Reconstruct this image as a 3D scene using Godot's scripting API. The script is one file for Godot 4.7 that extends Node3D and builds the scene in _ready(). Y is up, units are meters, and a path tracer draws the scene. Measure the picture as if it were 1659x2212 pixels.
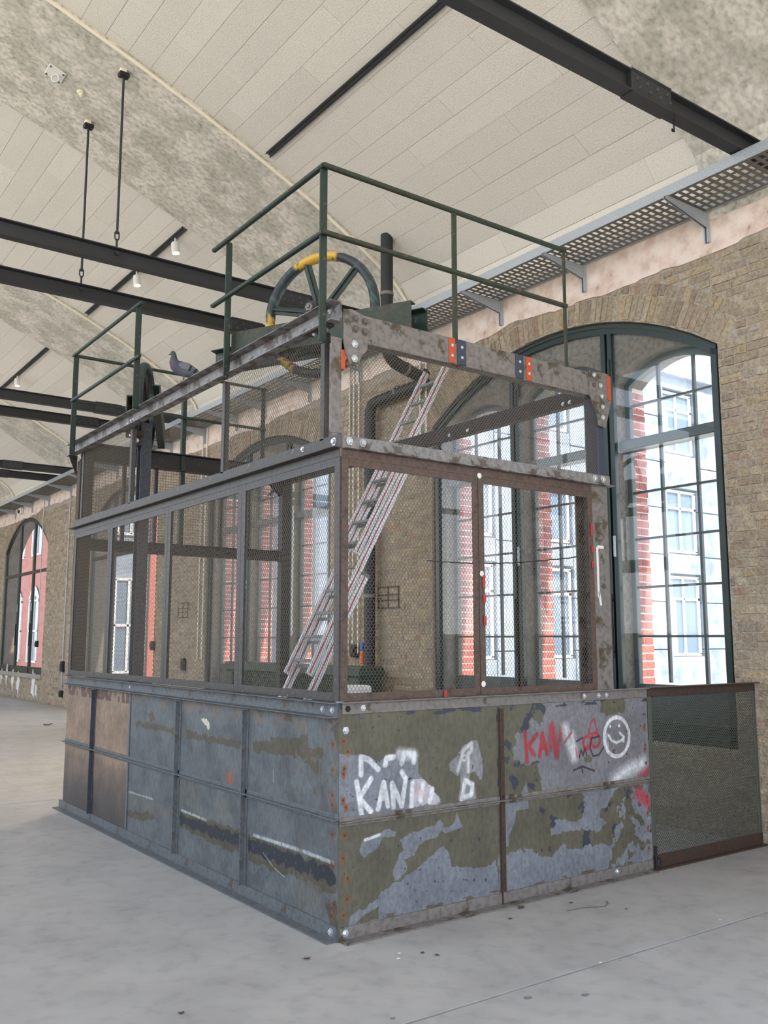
extends Node3D
# Old lift-shaft cage in a vaulted brick hall. x runs to the window wall, -z along the hall, y up, metres.
const WX := 4.12
var names := {}
var rng := RandomNumberGenerator.new()
var M := {}
var vault := PackedVector2Array()


class Mb:
	var v := PackedVector3Array()
	var n := PackedVector3Array()
	var uv := PackedVector2Array()
	var col := PackedColorArray()
	var idx := PackedInt32Array()
	var tint := Color.WHITE
	var use_col := false
	var use_uv := false

	func add(p: Vector3, nn: Vector3, t := Vector2.ZERO) -> int:
		v.append(p)
		n.append(nn)
		uv.append(t)
		col.append(tint)
		return v.size() - 1

	func quad(a: Vector3, b: Vector3, c: Vector3, d: Vector3) -> void:
		var nn := (c - a).cross(d - b).normalized()
		var s := v.size()
		add(a, nn)
		add(b, nn)
		add(c, nn)
		add(d, nn)
		idx.append_array([s, s + 2, s + 1, s, s + 3, s + 2])

	func quv(a: Vector3, b: Vector3, c: Vector3, d: Vector3, r: Rect2) -> void:
		var s := v.size()
		quad(a, b, c, d)
		use_uv = true
		uv[s] = Vector2(r.position.x, r.end.y)
		uv[s + 1] = r.end
		uv[s + 2] = Vector2(r.end.x, r.position.y)
		uv[s + 3] = r.position

	func tri(a: Vector3, b: Vector3, c: Vector3) -> void:
		var nn := (b - a).cross(c - a).normalized()
		var s := v.size()
		add(a, nn)
		add(b, nn)
		add(c, nn)
		idx.append_array([s, s + 2, s + 1])

	func box(c: Vector3, s: Vector3, b := Basis()) -> void:
		var x := b.x * s.x * 0.5
		var y := b.y * s.y * 0.5
		var z := b.z * s.z * 0.5
		quad(c - x - y + z, c + x - y + z, c + x + y + z, c - x + y + z)
		quad(c + x - y - z, c - x - y - z, c - x + y - z, c + x + y - z)
		quad(c + x - y + z, c + x - y - z, c + x + y - z, c + x + y + z)
		quad(c - x - y - z, c - x - y + z, c - x + y + z, c - x + y - z)
		quad(c - x + y + z, c + x + y + z, c + x + y - z, c - x + y - z)
		quad(c - x - y - z, c + x - y - z, c + x - y + z, c - x - y + z)

	func cbox(c: Vector3, s: Vector3, ch: float, b := Basis()) -> void:
		var h := s * 0.5
		var f := func(px: float, py: float, pz: float) -> Vector3: return c + b.x * px + b.y * py + b.z * pz
		for k in 3:
			for sg in [-1.0, 1.0]:
				var u := (k + 1) % 3
				var w := (k + 2) % 3
				var q := []
				for cr in [[-1, -1], [1, -1], [1, 1], [-1, 1]]:
					var p := Vector3()
					p[k] = h[k] * sg
					p[u] = (h[u] - ch) * cr[0]
					p[w] = (h[w] - ch) * cr[1]
					q.append(b * p + c)
				if sg > 0:
					quad(q[0], q[1], q[2], q[3])
				else:
					quad(q[3], q[2], q[1], q[0])
		for k in 3:
			var u := (k + 1) % 3
			var w := (k + 2) % 3
			for a in [-1.0, 1.0]:
				for d in [-1.0, 1.0]:
					var q := []
					for e in [[-1, 0], [1, 0], [1, 1], [-1, 1]]:
						var p := Vector3()
						p[k] = (h[k] - ch) * e[0]
						p[u] = (h[u] - (ch if e[1] else 0.0)) * a
						p[w] = (h[w] - (0.0 if e[1] else ch)) * d
						q.append(b * p + c)
					if a * d > 0:
						quad(q[0], q[1], q[2], q[3])
					else:
						quad(q[3], q[2], q[1], q[0])
		for a in [-1.0, 1.0]:
			for d in [-1.0, 1.0]:
				for e in [-1.0, 1.0]:
					var p1 := b * Vector3(h.x * a, (h.y - ch) * d, (h.z - ch) * e) + c
					var p2 := b * Vector3((h.x - ch) * a, h.y * d, (h.z - ch) * e) + c
					var p3 := b * Vector3((h.x - ch) * a, (h.y - ch) * d, h.z * e) + c
					if a * d * e > 0:
						tri(p1, p2, p3)
					else:
						tri(p1, p3, p2)

	# profile: counter-clockwise (right, up) as seen looking along a -> b
	func extr(prof: PackedVector2Array, a: Vector3, b: Vector3, up := Vector3.UP) -> void:
		var d := (b - a).normalized()
		var r := d.cross(up).normalized()
		var u := r.cross(d)
		var k := prof.size()
		for i in k:
			var p := prof[i]
			var q := prof[(i + 1) % k]
			var o1 := r * p.x + u * p.y
			var o2 := r * q.x + u * q.y
			quad(a + o1, b + o1, b + o2, a + o2)
		var t := Geometry2D.triangulate_polygon(prof)
		for i in range(0, t.size(), 3):
			var p0 := prof[t[i]]
			var p1 := prof[t[i + 1]]
			var p2 := prof[t[i + 2]]
			if (p1 - p0).cross(p2 - p0) < 0:
				var sw := p1
				p1 = p2
				p2 = sw
			tri(a + r * p0.x + u * p0.y, a + r * p1.x + u * p1.y, a + r * p2.x + u * p2.y)
			tri(b + r * p0.x + u * p0.y, b + r * p2.x + u * p2.y, b + r * p1.x + u * p1.y)

	# smooth tube through points
	func tube(pts: PackedVector3Array, rad: float, sides := 8, caps := true, radii := PackedFloat32Array()) -> void:
		var first := v.size()
		var k := pts.size()
		var ref := Vector3.UP
		var d0 := (pts[1] - pts[0]).normalized()
		if absf(d0.y) > 0.9:
			ref = Vector3(0, 0, 1)
		var side := d0.cross(ref).normalized()
		for i in k:
			var d := (pts[mini(i + 1, k - 1)] - pts[maxi(i - 1, 0)]).normalized()
			side = (side - d * side.dot(d)).normalized()
			var w := side.cross(d)
			var rr := rad if radii.is_empty() else radii[i]
			for j in sides:
				var an := TAU * j / sides
				var o := side * cos(an) + w * sin(an)
				add(pts[i] + o * rr, o)
		for i in k - 1:
			for j in sides:
				var a := first + i * sides + j
				var b := first + i * sides + (j + 1) % sides
				idx.append_array([a, b, b + sides, a, b + sides, a + sides])
		if caps:
			for e in [0, k - 1]:
				var dd := ((pts[1] - pts[0]) if e else (pts[0] - pts[1])).normalized()
				if e:
					dd = (pts[k - 1] - pts[k - 2]).normalized()
				var c := add(pts[e], dd)
				for j in sides:
					var p := v[first + e * sides + j]
					var q := v[first + e * sides + (j + 1) % sides]
					var a := add(p, dd)
					var b := add(q, dd)
					if e:
						idx.append_array([c, a, b])
					else:
						idx.append_array([c, b, a])

	# solid of revolution; prof = (radius, height along axis)
	func lathe(c: Vector3, axis: Vector3, prof: PackedVector2Array, sides := 16, smooth := true) -> void:
		var ref := Vector3(0, 0, 1) if absf(axis.y) > 0.8 else Vector3.UP
		var s := axis.cross(ref).normalized()
		var w := axis.cross(s).normalized()
		for i in prof.size() - 1:
			var e := prof[i + 1] - prof[i]
			var nr := Vector2(e.y, -e.x).normalized()
			for j in sides:
				var a0 := TAU * j / sides
				var a1 := TAU * (j + 1) / sides
				var o0 := s * cos(a0) + w * sin(a0)
				var o1 := s * cos(a1) + w * sin(a1)
				var st := v.size()
				var om := (o0 + o1).normalized()
				var n0 := ((o0 if smooth else om) * nr.x + axis * nr.y).normalized()
				var n1 := ((o1 if smooth else om) * nr.x + axis * nr.y).normalized()
				add(c + o0 * prof[i].x + axis * prof[i].y, n0)
				add(c + o1 * prof[i].x + axis * prof[i].y, n1)
				add(c + o1 * prof[i + 1].x + axis * prof[i + 1].y, n1)
				add(c + o0 * prof[i + 1].x + axis * prof[i + 1].y, n0)
				# outward when o1 is counter-clockwise from o0 about the axis
				if (o0.cross(o1)).dot(axis) > 0:
					idx.append_array([st, st + 2, st + 1, st, st + 3, st + 2])
				else:
					idx.append_array([st, st + 1, st + 2, st, st + 2, st + 3])

	func mesh() -> ArrayMesh:
		var a := []
		a.resize(Mesh.ARRAY_MAX)
		a[Mesh.ARRAY_VERTEX] = v
		a[Mesh.ARRAY_NORMAL] = n
		if use_uv:
			a[Mesh.ARRAY_TEX_UV] = uv
		if use_col:
			a[Mesh.ARRAY_COLOR] = col
		a[Mesh.ARRAY_INDEX] = idx
		var m := ArrayMesh.new()
		m.add_surface_from_arrays(Mesh.PRIMITIVE_TRIANGLES, a)
		return m


# ---------- nodes
func numbered(called: String) -> String:
	names[called] = names.get(called, 0) + 1
	return called if names[called] == 1 else "%s_%03d" % [called, names[called] - 1]


func obj(called: String, m, mat: Material, parent: Node3D = self, at := Vector3.ZERO) -> MeshInstance3D:
	var o := MeshInstance3D.new()
	o.mesh = m.mesh() if m is Mb else m
	o.material_override = mat
	o.position = at
	o.name = numbered(called) if parent == self else called
	parent.add_child(o, true)
	return o


func thing(called: String, label: String, category: String, group := "", at := Vector3.ZERO) -> Node3D:
	var o := Node3D.new()
	o.name = numbered(called)
	o.position = at
	add_child(o)
	return tag(o, label, category, group)


func tag(o: Node3D, label: String, category: String, group := "") -> Node3D:
	o.set_meta("label", label)
	o.set_meta("category", category)
	if group:
		o.set_meta("group", group)
	return o


func struct(called: String, m, mat: Material, parent: Node3D = self) -> MeshInstance3D:
	var o := obj(called, m, mat, parent)
	if parent == self:
		o.set_meta("kind", "structure")
	return o


func shell(called: String) -> Node3D:
	var o := Node3D.new()
	o.name = called
	add_child(o)
	o.set_meta("kind", "structure")
	return o


func stuff(o: Node3D) -> Node3D:
	o.set_meta("kind", "stuff")
	return o


func many(called: String, m: Mesh, mat: Material, where: Array, parent: Node3D) -> MultiMeshInstance3D:
	var mm := MultiMesh.new()
	mm.transform_format = MultiMesh.TRANSFORM_3D
	mm.mesh = m
	mm.instance_count = where.size()
	for i in where.size():
		mm.set_instance_transform(i, where[i])
	var o := MultiMeshInstance3D.new()
	o.multimesh = mm
	o.material_override = mat
	o.name = numbered(called) if parent == self else called
	parent.add_child(o, true)
	o.set_meta("kind", "stuff")
	return o


# ---------- profiles (right, up), counter-clockwise
func rect(w: float, h: float, cx := 0.0, cy := 0.0) -> PackedVector2Array:
	return PackedVector2Array([Vector2(cx - w / 2, cy - h / 2), Vector2(cx + w / 2, cy - h / 2), Vector2(cx + w / 2, cy + h / 2), Vector2(cx - w / 2, cy + h / 2)])


func crect(w: float, h: float, c: float) -> PackedVector2Array:
	var a := w / 2
	var b := h / 2
	return PackedVector2Array([Vector2(-a + c, -b), Vector2(a - c, -b), Vector2(a, -b + c), Vector2(a, b - c), Vector2(a - c, b), Vector2(-a + c, b), Vector2(-a, b - c), Vector2(-a, -b + c)])


# L with its corner at the origin: one leg to +right, one to +up
func angle_l(w: float, h: float, t: float) -> PackedVector2Array:
	return PackedVector2Array([Vector2(0, 0), Vector2(w, 0), Vector2(w, t), Vector2(t, t), Vector2(t, h), Vector2(0, h)])


# channel: web on the right = 0 side, flanges to +right, centred on up
func chan(w: float, h: float, t: float) -> PackedVector2Array:
	return PackedVector2Array([Vector2(0, -h / 2), Vector2(w, -h / 2), Vector2(w, -h / 2 + t * 0.7), Vector2(t, -h / 2 + t * 1.5), Vector2(t, h / 2 - t * 1.5), Vector2(w, h / 2 - t * 0.7), Vector2(w, h / 2), Vector2(0, h / 2)])


func ibeam(w: float, h: float, t: float) -> PackedVector2Array:
	var a := w / 2
	var b := h / 2
	var k := t / 2
	return PackedVector2Array([Vector2(-a, -b), Vector2(a, -b), Vector2(a, -b + t), Vector2(k, -b + t * 1.7), Vector2(k, b - t * 1.7), Vector2(a, b - t), Vector2(a, b), Vector2(-a, b), Vector2(-a, b - t), Vector2(-k, b - t * 1.7), Vector2(-k, -b + t * 1.7), Vector2(-a, -b + t)])


func flip(p: PackedVector2Array, sx := -1.0, sy := 1.0) -> PackedVector2Array:
	var o := PackedVector2Array()
	for q in p:
		o.append(Vector2(q.x * sx, q.y * sy))
	if sx * sy < 0:
		o.reverse()
	return o


func shift(p: PackedVector2Array, x: float, y: float) -> PackedVector2Array:
	var o := PackedVector2Array()
	for q in p:
		o.append(q + Vector2(x, y))
	return o


# ---------- materials
func c8(r: int, g: int, b: int) -> Color:
	return Color8(r, g, b)


func noise_tex(sd: int, freq: float, stops: Array, size := 512, oct := 4, hard := false, warp := 0.0, kind := FastNoiseLite.TYPE_SIMPLEX_SMOOTH) -> NoiseTexture2D:
	var f := FastNoiseLite.new()
	f.seed = sd
	f.frequency = freq
	f.noise_type = kind
	f.fractal_octaves = oct
	f.fractal_gain = 0.55
	if warp > 0.0:
		f.domain_warp_enabled = true
		f.domain_warp_amplitude = warp
		f.domain_warp_frequency = freq * 2.0
	var t := NoiseTexture2D.new()
	t.width = size
	t.height = size
	t.seamless = true
	t.seamless_blend_skirt = 0.2
	t.noise = f
	if not stops.is_empty():
		var g := Gradient.new()
		var offs := PackedFloat32Array()
		var cols := PackedColorArray()
		for s in stops:
			offs.append(s[0])
			cols.append(s[1])
		g.offsets = offs
		g.colors = cols
		if hard:
			g.interpolation_mode = Gradient.GRADIENT_INTERPOLATE_CONSTANT
		t.color_ramp = g
	return t


func grey(a: float) -> Color:
	return Color(a, a, a)


func mat(color: Color, rough := 0.6, metal := 0.0, tex: Texture2D = null, tile := 1.0, bump: Texture2D = null, depth := 0.3, detail: Texture2D = null, world := true) -> StandardMaterial3D:
	var m := StandardMaterial3D.new()
	m.albedo_color = color
	m.roughness = rough
	m.metallic = metal
	if tex or bump:
		m.albedo_texture = tex
		m.uv1_triplanar = true
		m.uv1_world_triplanar = world
		m.uv1_scale = Vector3.ONE / tile
	if bump:
		m.heightmap_enabled = true
		m.heightmap_texture = bump
		m.heightmap_scale = depth
	if detail:
		m.detail_enabled = true
		m.detail_blend_mode = BaseMaterial3D.BLEND_MODE_MUL
		m.detail_albedo = detail
	return m


func vault_y(x: float) -> float:
	for i in vault.size() - 1:
		var a := vault[i]
		var b := vault[i + 1]
		if x <= a.x and x >= b.x:
			return lerpf(a.y, b.y, (a.x - x) / maxf(a.x - b.x, 1e-5))
	return vault[0].y


func make_vault() -> void:
	# measured curve from the wall up, continued as an arc of 25 m radius to the far side
	var p := [Vector2(4.12, 5.4), Vector2(4.10, 5.6), Vector2(4.04, 5.80), Vector2(3.977, 5.965), Vector2(3.777, 6.199), Vector2(3.372, 6.445), Vector2(3.167, 6.562), Vector2(2.616, 6.868), Vector2(1.849, 7.215), Vector2(1.136, 7.51), Vector2(0.313, 7.83), Vector2(-0.585, 8.14)]
	var a0 := atan(0.335)
	var xc := -0.585 - 25.0 * sin(a0)
	var yc := 8.14 - 25.0 * cos(a0)
	for i in range(1, 16):
		var x := -0.585 - 0.5 * i
		p.append(Vector2(x, yc + sqrt(625.0 - (x - xc) * (x - xc))))
	vault = PackedVector2Array(p)


# points along the vault every `step` metres of arc
func vault_points(step: float, x_end: float) -> PackedVector2Array:
	var o := PackedVector2Array([vault[0]])
	var left := step
	for i in vault.size() - 1:
		var a := vault[i]
		var b := vault[i + 1]
		var l := a.distance_to(b)
		var at := left
		while at <= l:
			var q := a.lerp(b, at / l)
			if q.x < x_end:
				return o
			o.append(q)
			at += step
		left = at - l
	return o


func _ready() -> void:
	rng.seed = 77
	var cam := Camera3D.new()
	cam.name = "camera"
	cam.position = Vector3(-2.881, 1.64, 4.394)
	cam.rotation = Vector3(0.1388, -0.6285, 0.0)
	cam.fov = rad_to_deg(2.0 * atan(1106.0 / 1970.0))
	cam.near = 0.05
	cam.far = 300.0
	add_child(cam)
	var env := Environment.new()
	env.background_mode = Environment.BG_SKY
	var sky := Sky.new()
	var sm := ProceduralSkyMaterial.new()
	sm.sky_top_color = Color(0.66, 0.76, 0.90)
	sm.sky_horizon_color = Color(0.95, 0.965, 0.975)
	sm.ground_horizon_color = Color(0.7, 0.7, 0.7)
	sm.ground_bottom_color = Color(0.5, 0.5, 0.5)
	sm.sky_curve = 0.25
	sm.sky_energy_multiplier = 1.0
	sky.sky_material = sm
	env.sky = sky
	env.tonemap_mode = Environment.TONE_MAPPER_LINEAR
	env.tonemap_exposure = 4.8
	env.sdfgi_enabled = true
	env.ssao_enabled = true
	env.ssil_enabled = true
	var we := WorldEnvironment.new()
	we.name = "sky"
	we.environment = env
	add_child(we)
	var sun := DirectionalLight3D.new()
	sun.name = "sun"
	sun.light_energy = 0.9
	sun.light_color = Color(1.0, 0.95, 0.87)
	sun.light_angular_distance = 0.6
	sun.shadow_enabled = true
	add_child(sun)
	sun.look_at_from_position(Vector3.ZERO, Vector3(-0.12, -0.8, -0.62))
	materials()
	make_vault()
	room()
	windows()
	outside()
	cage()
	furnish()


func materials() -> void:
	var fine := noise_tex(3, 0.09, [[0.0, grey(0.62)], [0.35, grey(0.88)], [0.7, grey(1.0)], [1.0, grey(1.0)]], 512, 4)
	var fineb := noise_tex(4, 0.06, [], 512, 4)
	var big := noise_tex(5, 0.008, [[0.0, grey(0.72)], [0.5, grey(0.93)], [1.0, grey(1.0)]], 512, 5, false, 20.0)
	M.floor = mat(c8(180, 176, 170), 0.62, 0.0, noise_tex(11, 0.006, [[0.0, grey(0.90)], [0.35, grey(0.95)], [0.6, grey(0.98)], [1.0, grey(1.0)]], 1024, 6, false, 30.0), 4.3, fineb, 0.08, noise_tex(12, 0.05, [[0.0, grey(0.90)], [0.45, grey(0.985)], [1.0, grey(1.0)]], 512, 4))
	M.gap = mat(c8(70, 66, 62), 0.9)
	M.board = []
	var wool := noise_tex(21, 0.16, [[0.0, c8(182, 174, 160)], [0.35, c8(222, 215, 202)], [0.6, c8(236, 230, 218)], [1.0, c8(246, 241, 232)]], 512, 3, false, 6.0)
	var woolb := noise_tex(22, 0.13, [], 512, 3, false, 8.0)
	for k in [1.0, 0.985, 1.012, 0.993]:
		M.board.append(mat(Color(0.985, 0.985, 0.975) * k, 0.95, 0.0, wool, 1.1, woolb, 0.5))
	M.shell = mat(c8(150, 145, 135), 0.9)
	M.rib = mat(Color.WHITE, 0.8, 0.0, noise_tex(31, 0.0065, [[0.0, c8(196, 192, 174)], [0.42, c8(206, 202, 184)], [0.5, c8(210, 205, 188)], [0.512, c8(230, 223, 207)], [0.75, c8(238, 230, 214)], [1.0, c8(226, 218, 200)]], 1024, 5, false, 60.0), 3.6, fineb, 0.3, fine)
	M.bead = mat(c8(242, 232, 208), 0.7)
	M.plaster = mat(Color.WHITE, 0.85, 0.0, noise_tex(35, 0.012, [[0.0, c8(120, 96, 78)], [0.14, c8(206, 182, 164)], [0.5, c8(228, 208, 192)], [0.8, c8(234, 220, 206)], [1.0, c8(220, 200, 182)]], 512, 5, false, 25.0), 1.7, fineb, 0.4)
	M.brick = mat(Color.WHITE, 0.9, 0.0, noise_tex(41, 0.03, [[0.0, c8(186, 176, 164)], [0.35, c8(226, 219, 210)], [0.6, c8(244, 240, 234)], [1.0, c8(255, 252, 246)]], 512, 5, false, 14.0), 0.8, fineb, 1.2)
	M.brick.vertex_color_use_as_albedo = true
	M.mortar = mat(Color.WHITE, 0.95, 0.0, noise_tex(43, 0.03, [[0.0, c8(136, 127, 113)], [0.5, c8(166, 156, 141)], [1.0, c8(182, 172, 157)]], 512, 5), 0.8, fineb, 0.6)
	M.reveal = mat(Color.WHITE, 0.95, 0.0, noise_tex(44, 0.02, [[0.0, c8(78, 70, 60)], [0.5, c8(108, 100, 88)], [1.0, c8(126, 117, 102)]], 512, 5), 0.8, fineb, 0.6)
	M.dark_steel = mat(c8(52, 54, 56), 0.55, 0.0, fine, 0.6, fineb, 0.05)
	M.rivet = mat(c8(66, 68, 70), 0.5)
	M.win = mat(c8(24, 46, 42), 0.32, 0.0, fine, 0.7)
	M.win_dark = mat(c8(22, 30, 30), 0.35)
	M.rubber = mat(c8(16, 17, 19), 0.6)
	M.pane = StandardMaterial3D.new()
	M.pane.transparency = BaseMaterial3D.TRANSPARENCY_ALPHA
	M.pane.albedo_color = Color(0.85, 0.95, 0.97, 0.06)
	M.pane.roughness = 0.0
	M.galv = mat(c8(192, 199, 204), 0.4, 0.35, fine, 0.5)
	M.galv_dull = mat(c8(128, 124, 116), 0.5, 0.3, fine, 0.4)
	M.white = mat(c8(226, 224, 216), 0.5)
	M.cream = mat(c8(226, 224, 214), 0.6)
	M.black = mat(c8(28, 29, 31), 0.5)
	M.pipe = mat(c8(36, 38, 41), 0.55, 0.0, fine, 0.5)
	M.bolt = mat(c8(214, 218, 222), 0.28, 0.75)
	M.bolt_old = mat(c8(104, 96, 86), 0.55, 0.3)
	M.hole = mat(c8(42, 36, 32), 0.9)
	M.concrete_out = mat(c8(134, 148, 164), 0.9, 0.0, big, 4.0)
	M.out_glass = mat(c8(86, 104, 124), 0.12, 0.0)
	M.curtain = mat(c8(196, 186, 126), 0.9)
	M.teal = mat(c8(132, 178, 186), 0.8)
	M.ground = mat(c8(204, 198, 188), 0.95, 0.0, big, 6.0)
	M.red_brick = mat(Color.WHITE, 0.9, 0.0, noise_tex(51, 0.05, [[0.0, grey(0.7)], [0.5, grey(0.95)], [1.0, grey(1.0)]], 256, 4), 0.6, fineb, 0.3)
	M.red_brick.vertex_color_use_as_albedo = true
	M.red_mortar = mat(c8(206, 192, 184), 0.95)
	# metal of the cage: a base coat, worn-through patches with hard edges, fine grime
	var grime := noise_tex(61, 0.03, [[0.0, grey(0.68)], [0.35, grey(0.88)], [0.6, grey(0.97)], [1.0, grey(1.0)]], 512, 5, false, 15.0)
	var worn := func(sd: int, base: Color, second: Color, third: Color, a: float, b: float, rough: float, tile: float) -> StandardMaterial3D:
		var base2 := base * 1.08
		base2.a = 1.0
		var t := noise_tex(sd, 0.0075, [[0.0, third], [a * 0.42, third], [a * 0.42 + 0.02, second], [b * 0.6, second], [b * 0.6 + 0.02, base], [1.0, base2]], 512, 4, false, 30.0)
		return mat(Color.WHITE, rough, 0.0, t, tile, fineb, 0.06, grime)
	M.grey_paint = worn.call(71, c8(122, 116, 111), c8(88, 82, 66), c8(84, 62, 50), 0.27, 0.42, 0.55, 0.9)
	M.grey_light = worn.call(72, c8(132, 130, 127), c8(96, 86, 78), c8(80, 58, 46), 0.5, 0.62, 0.5, 0.7)
	M.frame_brown = worn.call(73, c8(88, 70, 60), c8(78, 58, 47), c8(110, 104, 98), 0.2, 0.42, 0.55, 0.6)
	M.frame_dark = worn.call(74, c8(68, 65, 61), c8(66, 52, 43), c8(104, 103, 100), 0.22, 0.38, 0.5, 0.6)
	M.blue_grey = worn.call(75, c8(98, 102, 103), c8(86, 79, 70), c8(104, 72, 52), 0.26, 0.36, 0.5, 0.7)
	M.green = worn.call(76, c8(38, 56, 46), c8(74, 82, 72), c8(170, 174, 162), 0.2, 0.34, 0.5, 0.35)
	M.green_old = worn.call(77, c8(52, 62, 46), c8(84, 70, 52), c8(96, 74, 54), 0.25, 0.45, 0.6, 0.5)
	M.rust = worn.call(78, c8(68, 54, 45), c8(84, 54, 38), c8(52, 45, 40), 0.25, 0.5, 0.7, 0.5)
	M.beam_black = worn.call(79, c8(44, 42, 39), c8(54, 46, 39), c8(66, 59, 51), 0.2, 0.36, 0.55, 0.7)
	M.column = worn.call(80, c8(62, 67, 76), c8(92, 96, 104), c8(70, 72, 76), 0.2, 0.3, 0.4, 0.8)
	M.orange = mat(c8(200, 84, 44), 0.6, 0.0, fine, 0.3)
	M.wire = mat(c8(104, 95, 82), 0.5, 0.15)
	M.wire_dark = mat(c8(88, 82, 74), 0.5, 0.15)
	M.perf = mat(c8(76, 78, 70), 0.55)
	M.slate = mat(c8(58, 66, 82), 0.5, 0.0, fine, 0.4)
	M.alu = mat(c8(226, 229, 234), 0.35, 0.2)
	M.alu_dull = mat(c8(132, 134, 136), 0.45, 0.3)
	M.red = mat(c8(170, 40, 44), 0.45)
	M.orange_bright = mat(c8(232, 104, 36), 0.5)
	M.blue = mat(c8(44, 104, 180), 0.5)
	M.planter = mat(c8(40, 60, 50), 0.5)
	M.faded = mat(c8(84, 74, 64), 0.9)
	M.leaf = mat(c8(86, 68, 54), 0.9)
	M.stone = mat(c8(110, 112, 116), 0.9)
	M.lamp = StandardMaterial3D.new()
	M.lamp.albedo_color = Color(1, 0.95, 0.85)
	M.lamp.emission_enabled = true
	M.lamp.emission = Color(1.0, 0.9, 0.72)
	M.lamp.emission_energy_multiplier = 3.0


# ---------- window geometry shared by the wall and the frames: [z of the near jamb, z of the far jamb, sill, spring, rise]
var WINS := [[-0.2, -4.25, 0.72, 4.25, 0.65], [-6.55, -10.65, 0.72, 4.25, 0.65], [-12.95, -17.0, 0.72, 4.25, 0.72], [-20.55, -25.0, 0.72, 4.25, 0.86], [6.3, 2.25, 0.72, 4.25, 0.65], [10.6, 8.6, 0.72, 4.25, 0.4]]


func arch_r(w: Array) -> float:
	var hw: float = (w[0] - w[1]) / 2
	return (hw * hw + w[4] * w[4]) / (2 * w[4])


func arch_y(w: Array, z: float) -> float:
	var r := arch_r(w)
	var zc: float = (w[0] + w[1]) / 2
	return w[3] + w[4] - r + sqrt(maxf(0.0, r * r - (z - zc) * (z - zc)))


# one leaf of a wall between x0 (room side) and x1, with arched openings
func wall_leaf(mb: Mb, x0: float, x1: float, z_near: float, z_far: float, top: float, wins: Array) -> void:
	var ws := wins.duplicate()
	ws.sort_custom(func(a, b): return a[0] > b[0])
	var z := z_near
	for w in ws:
		if z > w[0]:
			mb.box(Vector3((x0 + x1) / 2, top / 2, (z + w[0]) / 2), Vector3(x1 - x0, top, z - w[0]))
		mb.box(Vector3((x0 + x1) / 2, w[2] / 2, (w[0] + w[1]) / 2), Vector3(x1 - x0, w[2], w[0] - w[1]))
		var k := 16
		for i in k:
			var za := lerpf(w[0], w[1], float(i) / k)
			var zb := lerpf(w[0], w[1], float(i + 1) / k)
			var ya := arch_y(w, za)
			var yb := arch_y(w, zb)
			mb.quad(Vector3(x0, yb, zb), Vector3(x0, ya, za), Vector3(x0, top, za), Vector3(x0, top, zb))
			mb.quad(Vector3(x1, ya, za), Vector3(x1, yb, zb), Vector3(x1, top, zb), Vector3(x1, top, za))
			mb.quad(Vector3(x0, ya, za), Vector3(x0, yb, zb), Vector3(x1, yb, zb), Vector3(x1, ya, za))
			mb.quad(Vector3(x0, top, zb), Vector3(x0, top, za), Vector3(x1, top, za), Vector3(x1, top, zb))
		z = w[1]
	if z > z_far:
		mb.box(Vector3((x0 + x1) / 2, top / 2, (z + z_far) / 2), Vector3(x1 - x0, top, z - z_far))


# a brick face in the plane x = xf (facing -x), its four corners (z, y) counter-clockwise as seen from the room
func brick_face(mb: Mb, q: Array, xf: float, color: Color) -> void:
	mb.tint = color
	mb.use_col = true
	var c := (q[0] + q[1] + q[2] + q[3]) * 0.25 as Vector2
	var f := []
	var b := []
	var proud := xf + rng.randf_range(-0.006, 0.005)
	for p: Vector2 in q:
		var d := (c - p).normalized() * rng.randf_range(0.002, 0.014)
		f.append(Vector3(proud + rng.randf_range(-0.003, 0.003), p.y + d.y, p.x + d.x))
		b.append(Vector3(xf + 0.013, p.y, p.x))
	mb.quad(f[0], f[1], f[2], f[3])
	for i in 4:
		var j := (i + 1) % 4
		mb.quad(b[i], b[j], f[j], f[i])


func buff() -> Color:
	var t := rng.randf()
	var c := c8(176, 162, 138)
	if t < 0.25:
		c = c8(162, 146, 124)
	elif t < 0.45:
		c = c8(184, 172, 150)
	elif t < 0.57:
		c = c8(154, 136, 120)
	elif t < 0.66:
		c = c8(188, 166, 128)
	elif t < 0.685:
		c = c8(166, 122, 104)
	elif t < 0.75:
		c = c8(146, 136, 124)
	c = c.lerp(c8(180, 169, 151), 0.55) * rng.randf_range(0.94, 1.08)
	c.a = 1.0
	return c.srgb_to_linear()


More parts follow.
